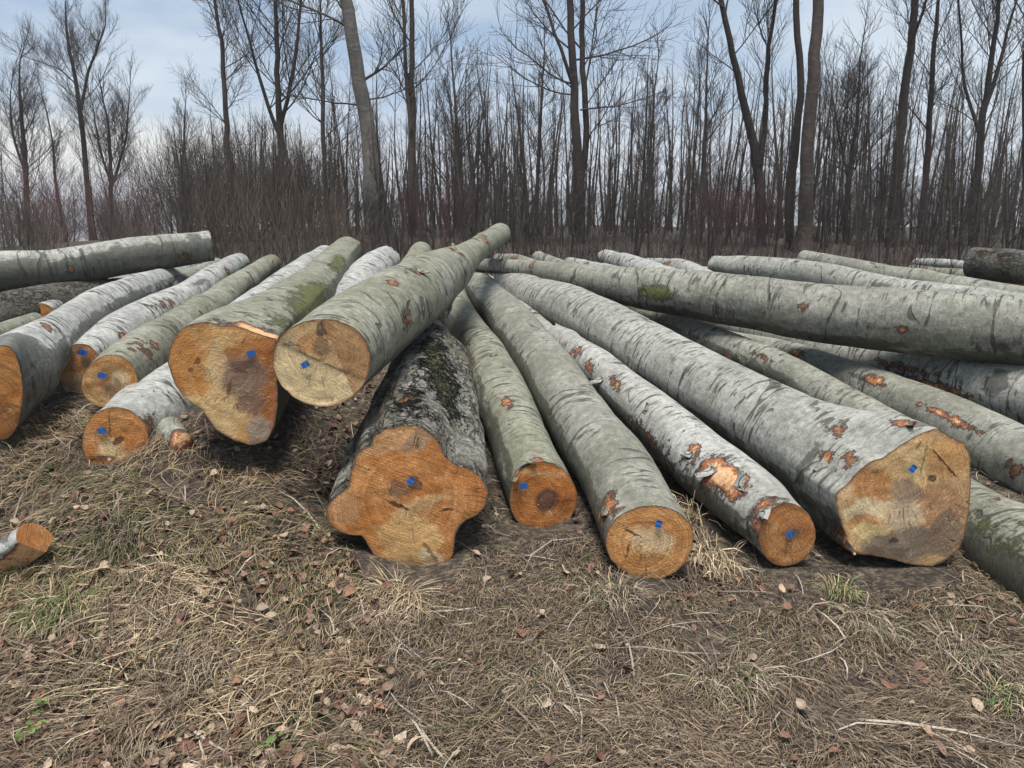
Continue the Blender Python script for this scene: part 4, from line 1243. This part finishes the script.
tag_obj(mesh_obj('undergrowth', v, q, None, TB['brush']), 'rank undergrowth of thin bare stems along the left edge of the wood', None, None, 'stuff')
v, q = tb2.arrays()
tag_obj(mesh_obj('undergrowth', v, q, None, TB['twig']), 'dark low undergrowth of bare stems behind the right half of the pile', None, None, 'stuff')


# low brush at the foot of the thicket
def make_brush(label, x, y, w, h, seed, mat, n=70, group='bare bushes at the foot of the thicket'):
    rng = np.random.default_rng(seed)
    z = float(ground_base(np.array([x]), np.array([y]))[0])
    h += max(0., .75 - z)
    root = thing('bare_bush', label, 'bush', (x, y, z - .03), group)
    tb = Tubes()
    for i in range(n):
        a = rng.uniform(0, 6.28)
        rr = math.sqrt(rng.random()) * w
        p = np.array([math.cos(a) * rr * .8, math.sin(a) * rr * .5, 0])
        d = unit(np.array([math.cos(a) * .35 + rng.normal(0, .1), math.sin(a) * .3, 1.2]))
        grow(tb, rng, p, d, h * rng.uniform(.55, 1.0), .0085, 1, 3, .5, .35, 7, (7, 3), .0032)
    v, q = tb.arrays()
    mesh_obj('stems', v, q, None, TB[mat], root)
    return root


for i, (px, Z, w, h, mat, lab) in enumerate([
    (8, 22, 1.5, 2.5, 'red', 'purple-brown twiggy bush at the left edge above the dark crossing log'),
    (38, 25, .6, 1.3, 'red', 'low purple twiggy bush between the left edge tree and the slanting tree'),
    (128, 24, 1.3, 2.2, 'red', 'reddish twiggy bush below the dense rounded tree'),
    (112, 26, .7, 1.5, 'red', 'faded purple bush at the foot of the Y-shaped lone tree'),
    (190, 18, 1.3, 2.2, 'brush', 'brown brush just right of the blunt end of the dark crossing log'),
    (228, 16, 1.3, 2.2, 'brush', 'tall brown brush behind the green-tinged log ends at left'),
    (268, 16, 1.4, 2.1, 'brush', 'dense brown brush below the broad-crowned tree'),
    (312, 17, 1.2, 1.9, 'brush', 'brown brush below the thin straight tree'),
    (440, 17, 1.2, 1.2, 'red', 'low brush behind the topmost log near the double-stemmed tree'),
    (520, 16, 1.2, 1.1, 'brush', 'low brush right of the topmost log tip'),
    (625, 17, 1.4, 1.2, 'brush', 'low brush right of the twin-stemmed beech'),
    (735, 16, 1.2, 1.3, 'red', 'rusty low brush at the foot of the forked sinuous tree'),
    (860, 18, 1.4, 1.2, 'brush', 'low brush left of the tall leaning trunk'),
    (950, 18, 1.5, 1.2, 'brush', 'low brush between the right-hand trees')]):
    p = at(px, 205, Z)
    make_brush(lab, p[0], p[1], w, h, 300 + i, mat)

# ------------------------------------------------------------------ grass, leaves, twigs
def attr_mat(name, rough=.85, trans=0.0):
    m, t, b = new_mat(name)
    a = t.attr('tint', 'Color')
    nn = t.noise(t.n('ShaderNodeNewGeometry'), 140, 3, .6)
    g = t.step(nn, .3, .7, .75, 1.2)
    t.put(b.inputs['Base Color'], t.mix(1.0, a, t.comb(g, g, g), 'MULTIPLY'))
    b.inputs['Roughness'].default_value = rough
    b.inputs['Specular IOR Level'].default_value = .25
    return m


M_GRASS = attr_mat('dry_grass')
M_LEAF = attr_mat('dead_leaf', .7)


def blades(x, y, ang, length, width, lift, curve, col, tipz=None):
    """curved strips: 4 cross rows each"""
    n = len(x)
    z0 = gz(x, y)
    t = np.array([0, .34, .68, 1.0])
    a = ang[:, None] + curve[:, None] * t[None] ** 1.5
    ds = np.diff(t)
    X = np.concatenate([x[:, None], x[:, None] + np.cumsum(np.cos(a[:, 1:]) * ds * length[:, None], 1)], 1)
    Y = np.concatenate([y[:, None], y[:, None] + np.cumsum(np.sin(a[:, 1:]) * ds * length[:, None], 1)], 1)
    G = gz(X.ravel(), Y.ravel()).reshape(n, 4)
    if tipz is None:
        H = lift[:, None] * np.array([0, .8, 1.0, .55])[None]
    else:
        H = lift[:, None] * np.array([0, .5, .85, 1.0])[None] * tipz
    Zz = G + H + .003
    wv = width[:, None] * np.array([.8, 1, .8, .15])[None]
    nx, ny = -np.sin(a), np.cos(a)
    twist = RNG.uniform(-.8, .8, n)[:, None]
    L = np.stack([X - nx * wv * .5, Y - ny * wv * .5, Zz - twist * wv * .5], -1)
    Rr = np.stack([X + nx * wv * .5, Y + ny * wv * .5, Zz + twist * wv * .5], -1)
    V = np.stack([L, Rr], 2).reshape(n * 8, 3)
    q = np.array([[0, 1, 3, 2], [2, 3, 5, 4], [4, 5, 7, 6]])
    Q = (q[None] + (np.arange(n) * 8)[:, None, None]).reshape(-1, 4)
    C = np.repeat(col, 8, 0)
    return V, Q, C


def join(parts):
    vs, qs, cs, b = [], [], [], 0
    for v, q, c in parts:
        vs.append(v); qs.append(q + b); cs.append(c); b += len(v)
    return np.vstack(vs), np.vstack(qs), np.vstack(cs)


def under_log(x, y, pad=0.0):
    bad = np.zeros(len(x), bool)
    for P, R in LOGS:
        if P[:, 1].min() > 5.5:
            continue
        d2 = (x[:, None] - P[None, ::6, 0]) ** 2 + (y[:, None] - P[None, ::6, 1]) ** 2
        k = d2.argmin(1)
        g = gz(x, y)
        low = P[::6, 2][k] - R[::6][k] < g + .06
        bad |= (d2[np.arange(len(k)), k] < (R[::6][k] * .8 + pad) ** 2) & low
    return bad


PAL_DRY = np.array([(.27, .205, .145), (.21, .16, .115), (.34, .265, .185), (.15, .112, .082), (.40, .325, .24), (.105, .078, .058), (.25, .195, .15), (.19, .15, .12)])
PAL_STRAW = np.array([(.42, .335, .21), (.35, .27, .165), (.50, .41, .275), (.26, .20, .135), (.29, .205, .13), (.17, .13, .09)])
PAL_GREEN = np.array([(.10, .13, .045), (.14, .17, .06), (.075, .10, .035), (.18, .19, .085)])

# zone edge: left of it long straw and leaves, right of it short combed grass
def zone_left(x, y):
    px = 512 + (x * FPX) / np.maximum((y * FWD[1] + 1.5 * -FWD[2]), .5)
    edge = 395 + 30 * fbm(y * 3, x * 3, 0, 31, 2)
    return px < edge


parts = []
N = 230000
y = 1.15 + RNG.random(N) ** 1.15 * 4.3
x = RNG.uniform(-1, 1, N) * (y * .78 + .25)
left = zone_left(x, y)
dens = .45 + 1.1 * fbm(x * 1.9, y * 1.9, 0, 41, 3) + .9 * fbm(x * 7, y * 7, 0, 43, 2)
keep = RNG.random(N) < np.clip(dens + .25, .10, 1)
keep &= ~under_log(x, y)
pilef = 3.02 + .62 * sstep(-.95, -1.45, x) + .08 * fbm(x * 3, y * 3, 0, 91, 2)
keep &= RNG.random(N) < 1 - .84 * sstep(.05, .38, y - pilef)
keep &= ~under_log(x, y)
x, y, left = x[keep], y[keep], left[keep]
n = len(x)
swirl = fbm(x * 1.4 + 3, y * 1.4, 0, 51, 3) * 3.4
ang = np.where(left, math.radians(215) + swirl * .75 + RNG.normal(0, .5, n), math.radians(255) + swirl * 1.1 + RNG.normal(0, .6, n))
ln = np.where(left, RNG.gamma(4, .027, n), RNG.gamma(5, .0115, n)) + .012
wd = np.where(left, RNG.uniform(.0016, .0036, n), RNG.uniform(.0016, .0032, n))
lift = np.where(left, RNG.gamma(2, .012, n), RNG.gamma(2, .0065, n))
cv = RNG.normal(0, .55, n)
c1 = PAL_DRY[RNG.integers(0, len(PAL_DRY), n)]
straw = (fbm(x * 1.5, y * 1.5, 0, 61, 2) > -.12) & left & (RNG.random(n) < .75)
c1[straw] = PAL_STRAW[RNG.integers(0, len(PAL_STRAW), straw.sum())]
grn = (fbm(x * 2.2, y * 2.2, 0, 71, 3) > .12) & (RNG.random(n) < np.where(left, .24, .09))
c1[grn] = PAL_GREEN[RNG.integers(0, 4, grn.sum())]
c1 = c1 * RNG.uniform(.50, 1.05, n)[:, None] * np.array([.94, .90, .84])
parts.append(blades(x, y, ang, ln, wd, lift, cv, c1))
v, q, c = join(parts)
tag_obj(mesh_obj('dry_grass', v, q, None, M_GRASS, attrs={'tint': c}), 'matted dry grass covering the ground in front of the logs', None, None, 'stuff')


# tufts one can count
def tuft(label, px, py, n, ln, spread, pal, group='grass tufts', lean=(0, -1), up=.6, cat='grass tuft', name='grass_tuft', seed=0, wid=(.002, .004)):
    global RNG
    p = hit_ground(px, py)
    RNG = np.random.default_rng(900 + seed)
    a = RNG.uniform(0, 6.28, n)
    rr = np.sqrt(RNG.random(n)) * spread
    x, y = p[0] + np.cos(a) * rr, p[1] + np.sin(a) * rr
    la = math.atan2(lean[1], lean[0])
    mix = RNG.random(n) < .78
    ang = np.where(mix, la + RNG.normal(0, .55, n), a + RNG.normal(0, .3, n))
    L = ln * RNG.uniform(.5, 1.15, n)
    col = np.asarray(pal)[RNG.integers(0, len(pal), n)] * RNG.uniform(.7, 1.2, n)[:, None]
    v, q, c = blades(x, y, ang, L * .8, RNG.uniform(*wid, n), L * up * RNG.uniform(.4, 1.1, n), RNG.normal(0, .3, n), col)
    base = np.array([p[0], p[1], float(gz(np.array([p[0]]), np.array([p[1]]))[0])])
    o = mesh_obj(name, v - base, q, None, M_GRASS, attrs={'tint': c}, loc=base)
    tag_obj(o, label, cat, group)
    return o


MIXG = np.vstack([PAL_GREEN, PAL_GREEN, PAL_STRAW[:3], PAL_DRY[:3]])
MIXD = np.vstack([PAL_GREEN[:3], PAL_DRY, PAL_DRY])
tuft('biggest green grass tuft on the left slope below the split log piece', 58, 612, 620, .15, .10, MIXG, lean=(-.1, -1), up=.32, seed=1)
tuft('greenish grass tuft left of the leaf litter under the pale log stub', 205, 672, 200, .13, .09, MIXD, seed=2)
tuft('green-tipped grass tuft below the face of the grey-green log', 612, 597, 380, .15, .10, MIXD, lean=(0, -1), up=.35, seed=3)
tuft('bright green spiky tuft in front of the wide mixed-colour face', 838, 600, 130, .11, .05, np.vstack([PAL_GREEN * 1.5, PAL_STRAW[:2]]), lean=(.3, -1), up=.7, seed=4)
tuft('green-tinged grass fan near the right edge', 965, 655, 420, .16, .11, MIXD, lean=(-.2, -1), up=.3, seed=5)
tuft('wide flattened grass fan in the right foreground', 725, 680, 450, .17, .12, MIXD, lean=(0, -1), up=.28, seed=6)
tuft('grass fan below the bright green spiky tuft', 870, 625, 340, .15, .10, MIXD, lean=(.2, -1), up=.28, seed=7)
tuft('straw clump left of the lobed log, pale strands hanging down', 398, 600, 330, .22, .12, PAL_STRAW, lean=(-.35, -1), up=.15, seed=8)
tuft('pale straw clump between the grey-green log face and the thin pale log face', 712, 560, 260, .17, .09, np.vstack([PAL_STRAW, PAL_STRAW * 1.15]), lean=(-.1, -1), up=.4, seed=9)
tuft('tall straw wisp rising in the gap between the grey-green log and the thin pale log', 690, 522, 120, .24, .09, PAL_STRAW, lean=(-.5, -.4), up=.6, seed=10)
tuft('big straw swath sweeping down the left slope', 175, 600, 520, .27, .24, PAL_STRAW, lean=(-.75, -.65), up=.15, seed=11)
tuft('lower straw swath in the left foreground', 150, 690, 480, .26, .24, PAL_STRAW, lean=(-.8, -.6), up=.15, seed=12)
tuft('straw tuft between the left foreground leaves', 265, 690, 300, .22, .18, PAL_STRAW, lean=(-.6, -.7), up=.18, seed=13)
tuft('small grassy patch of green at the lower right corner', 1010, 700, 260, .12, .09, MIXG, lean=(-.3, -1), up=.4, seed=14)
tuft('thin grass fan at the bottom middle', 545, 690, 260, .15, .11, MIXD, lean=(0, -1), up=.25, seed=15)
tuft('dark weedy tuft below the pale log stub', 120, 540, 260, .15, .11, np.vstack([PAL_DRY * .55, PAL_GREEN * .7]), lean=(-.2, -1), up=.5, seed=16)

RNG = np.random.default_rng(77)
PAL_LEAF = np.array([(.17, .085, .055), (.22, .12, .075), (.13, .06, .045), (.29, .19, .125), (.38, .28, .20), (.09, .048, .036), (.20, .12, .085), (.33, .25, .18)])


def leaf_geo(n, size, col):
    """curled leaves: 5 x 3 vertices each, centred on the origin"""
    u = np.array([0, .22, .5, .78, 1.0])
    w = np.array([.05, .75, 1.0, .68, .03])
    curl = RNG.uniform(-.5, 1.3, n)[:, None]
    fold = RNG.uniform(-.15, .75, n)[:, None]
    asp = RNG.uniform(.28, .42, n)[:, None]
    L = size[:, None]
    X = L * (u[None] - .5)
    Zm = L * curl * (u[None] - .5) ** 2
    W = L * asp * w[None]
    rows = []
    for s in (-1, 0, 1):
        rows.append(np.stack([X, s * W, Zm + abs(s) * fold * W + .15 * L * RNG.normal(0, .35, (n, 1)) * s], -1))
    V = np.stack(rows, 2)                        # n,5,3,3
    ya = RNG.uniform(0, 6.28, n)
    ti, tj = RNG.normal(0, .35, n), RNG.normal(0, .35, n)
    V = V.reshape(n, 15, 3)
    cx, sx = np.cos(ti), np.sin(ti)
    V = np.stack([V[..., 0], V[..., 1] * cx[:, None] - V[..., 2] * sx[:, None], V[..., 1] * sx[:, None] + V[..., 2] * cx[:, None]], -1)
    cx, sx = np.cos(tj), np.sin(tj)
    V = np.stack([V[..., 0] * cx[:, None] - V[..., 2] * sx[:, None], V[..., 1], V[..., 0] * sx[:, None] + V[..., 2] * cx[:, None]], -1)
    cx, sx = np.cos(ya), np.sin(ya)
    V = np.stack([V[..., 0] * cx[:, None] - V[..., 1] * sx[:, None], V[..., 0] * sx[:, None] + V[..., 1] * cx[:, None], V[..., 2]], -1)
    V[..., 2] -= V[..., 2].min(1, keepdims=True)
    Q = (grid_quads(5, 3, False)[None] + (np.arange(n) * 15)[:, None, None]).reshape(-1, 4)
    return V, Q, np.repeat(col, 15, 0)


def scatter_leaves(n):
    y = 1.2 + RNG.random(n) ** 1.2 * 4.6
    x = RNG.uniform(-1, 1, n) * (y * .78 + .2)
    left = zone_left(x, y)
    cl = fbm(x * 2.1, y * 2.1, 0, 81, 3)
    front = sstep(2.8, 1.7, y)
    keep = RNG.random(n) < np.where(left, .40 + 1.0 * front * (x < 0) + 1.2 * cl, .035 + .08 * (y > 2.7))
    keep &= ~under_log(x, y, .02)
    return x[keep], y[keep]


x, y = scatter_leaves(12500)
n = len(x)
V, Q, C = leaf_geo(n, RNG.uniform(.018, .05, n), PAL_LEAF[RNG.integers(0, len(PAL_LEAF), n)] * RNG.uniform(.6, 1.1, n)[:, None])
V = V + np.stack([x, y, gz(x, y) + RNG.uniform(.004, .026, n)], -1)[:, None, :]
tag_obj(mesh_obj('leaf_litter', V.reshape(-1, 3), Q, None, M_LEAF, attrs={'tint': C}), 'small dead leaves scattered through the grass', None, None, 'stuff')

# the larger dead leaves one by one
big = [(35, 735), (150, 722), (128, 688), (185, 630), (245, 642), (115, 545), (295, 558), (330, 540), (210, 705), (240, 735), (275, 720), (318, 690), (335, 640),
       (60, 700), (95, 745), (400, 745), (355, 735), (415, 755), (190, 755), (300, 740), (20, 690), (222, 540), (160, 560), (105, 570), (260, 600), (545, 712), (975, 714),
       (700, 575), (760, 590), (720, 590), (310, 600), (350, 600), (80, 665), (365, 690), (305, 655), (140, 640), (30, 660), (265, 680), (390, 720), (200, 600), (520, 640), (600, 655), (960, 625), (890, 690), (330, 470), (300, 500), (60, 480)]
for i, (px, py) in enumerate(big):
    p = hit_ground(px, py)
    pale = i in (26, 25) or RNG.random() < .2
    col = np.array([(.36, .28, .205)]) if pale else PAL_LEAF[RNG.integers(0, 5, 1)]
    V, Q, C = leaf_geo(1, np.array([RNG.uniform(.045, .066)]), col)
    z = float(gz(np.array([p[0]]), np.array([p[1]]))[0]) + .012
    o = mesh_obj('fallen_leaf', V[0], Q, None, M_LEAF, attrs={'tint': C}, loc=(p[0], p[1], z))
    tag_obj(o, 'pale tan dead leaf lying on the grass' if pale else 'curled brown dead leaf lying on the grass', 'leaf', 'pale dead leaves on the ground' if pale else 'brown dead leaves on the ground')

# twigs and bark crumbs
n = 900
y = 1.3 + RNG.random(n) * 4.0
x = RNG.uniform(-1, 1, n) * (y * .75 + .2)
k = ~under_log(x, y)
x, y = x[k], y[k]
n = len(x)
v, q, c = blades(x, y, RNG.uniform(0, 6.28, n), RNG.gamma(3, .05, n) + .03, RNG.uniform(.003, .007, n), RNG.uniform(.005, .035, n), RNG.normal(0, .4, n),
                 np.array([(.17, .13, .10), (.28, .24, .2), (.09, .065, .05), (.36, .31, .26)])[RNG.integers(0, 4, n)])
tag_obj(mesh_obj('fallen_twigs', v, q, None, M_GRASS, attrs={'tint': c}), 'thin dead twigs and bark crumbs on the ground', None, None, 'stuff')


# leafy weeds at the lower left
def weed(label, px, py, n, size, seed):
    global RNG
    RNG = np.random.default_rng(seed)
    p = hit_ground(px, py)
    col = np.array([(.10, .15, .045), (.14, .20, .06), (.08, .11, .035)])[RNG.integers(0, 3, n)]
    V, Q, C = leaf_geo(n, RNG.uniform(.7, 1.2, n) * size, col)
    a = RNG.uniform(0, 6.28, n)
    rr = np.sqrt(RNG.random(n)) * size * 1.6
    V = V + np.stack([np.cos(a) * rr, np.sin(a) * rr, RNG.uniform(.015, .05, n)], -1)[:, None]
    root = thing('weed', label, 'plant', (p[0], p[1], float(gz(np.array([p[0]]), np.array([p[1]]))[0])), 'leafy green weeds')
    mesh_obj('leaves', V.reshape(-1, 3), Q, None, M_LEAF, root, attrs={'tint': C})
    st = Tubes()
    for i in range(n):
        st.add(np.array([[0, 0, -.01], [math.cos(a[i]) * rr[i] * .6, math.sin(a[i]) * rr[i] * .6, .012], V[i].mean(0)]), np.array([.0015, .0013, .001]), 3)
    v, q = st.arrays()
    mesh_obj('stem', v, q, None, TB['twig'], root)


weed('small light green leafy weed in the bottom left corner', 30, 745, 12, .03, 1)
weed('yellowish green weed beside the left edge of the picture bottom', 40, 722, 8, .026, 2)
weed('low green weed among leaves at the bottom, left of centre', 275, 752, 11, .028, 3)
weed('small weed under the big green tuft', 90, 640, 6, .022, 4)

# split log piece lying on the slope at the left edge
p = hit_ground(22, 572)
base = np.array([p[0], p[1], float(gz(np.array([p[0]]), np.array([p[1]]))[0])])
root = thing('split_log', 'short split log piece with an orange-brown end lying on the grass at the left edge', 'log', base)
n, s = 26, 40
ax = unit(np.array([.66, .05, .46]))
e1 = unit(np.cross(ax, [0, 0, 1.0])); e2 = np.cross(e1, ax)
th = np.linspace(0, 2 * np.pi, s, endpoint=False)
# a cleft quarter: round bark back above, two split faces below right
sec = np.where((th > math.radians(-10 % 360)) | (th < math.radians(200)), 1.0, .0)
sec = np.ones(s)
dd = np.stack([np.cos(th), np.sin(th)], 1)
for (nx_, ny_, off) in ((.80, -.60, .30), (-.25, -.97, .42)):
    k = dd @ np.array([nx_, ny_])
    sec = np.minimum(sec, np.where(k > 1e-3, off / np.maximum(k, 1e-3), 9))
t = np.linspace(-.50, .10, n)
rr = .098 * sec[None] * (1 + .05 * fbm(np.cos(th)[None] * 2, np.sin(th)[None] * 2, t[:, None] * 6, 5, 3))
V = base + np.array([0, 0, .055]) + t[:, None, None] * ax + rr[..., None] * (dd[None, :, :1] * e1 + dd[None, :, 1:] * e2)
lc = np.stack([np.repeat(t, s) + 40, np.tile(dd[:, 0], n) * .1, np.tile(dd[:, 1], n) * .1], 1)
mk = np.zeros((n * s, 3)); mk[:, 2] = np.tile(np.where(sec < .93, 1.3, 0), n)
mesh_obj('bark', V.reshape(-1, 3) - base, grid_quads(n, s, True)[:, ::-1], None, BARKS['pale'], root, True, {'logco': lc, 'mask': mk})
FV = np.vstack([V[-1].mean(0)[None], (V[-1].mean(0) + (V[-1] - V[-1].mean(0))[None] * np.array([.4, .8, 1.0])[:, None, None]).reshape(-1, 3)])
fco = np.stack([(FV - FV[0]) @ e1, (FV - FV[0]) @ e2, np.concatenate([[0], np.repeat([.4, .8, .95], s)])], 1)
tr = np.stack([np.zeros(s, int), 1 + (np.arange(s) + 1) % s, 1 + np.arange(s)], 1)
mesh_obj('cut_face', FV - base, grid_quads(3, s, True) + 1, tr, face_mat('wood_split_piece', (.30, .12, .035), (.38, .17, .055), 2.6), root, True, {'fco': fco})

# ------------------------------------------------------------------ air
HAZE = .0008
m_haze = bpy.data.materials.new('thin_air')
m_haze.use_nodes = True
ht = m_haze.node_tree
for nd in list(ht.nodes):
    ht.nodes.remove(nd)
ho = ht.nodes.new('ShaderNodeOutputMaterial')
hv = ht.nodes.new('ShaderNodeVolumePrincipled')
hv.inputs['Color'].default_value = (.86, .90, .97, 1)
hv.inputs['Density'].default_value = HAZE
hv.inputs['Anisotropy'].default_value = 0.0
ht.links.new(hv.outputs[0], ho.inputs['Volume'])
x0, x1, y0, y1, z0, z1 = -2900., 3500., -90., 3600., -54., 60.
hb = np.array([(x, y, z) for x in (x0, x1) for y in (y0, y1) for z in (z0, z1)])
hq = np.array([(0, 1, 3, 2), (4, 6, 7, 5), (0, 4, 5, 1), (2, 3, 7, 6), (0, 2, 6, 4), (1, 5, 7, 3)])
tag_obj(mesh_obj('haze', hb, hq, None, m_haze, smooth=False), 'thin pale haze in the air between the trunks and the hills', None, None, 'stuff')
scene.cycles.volume_bounces = 1
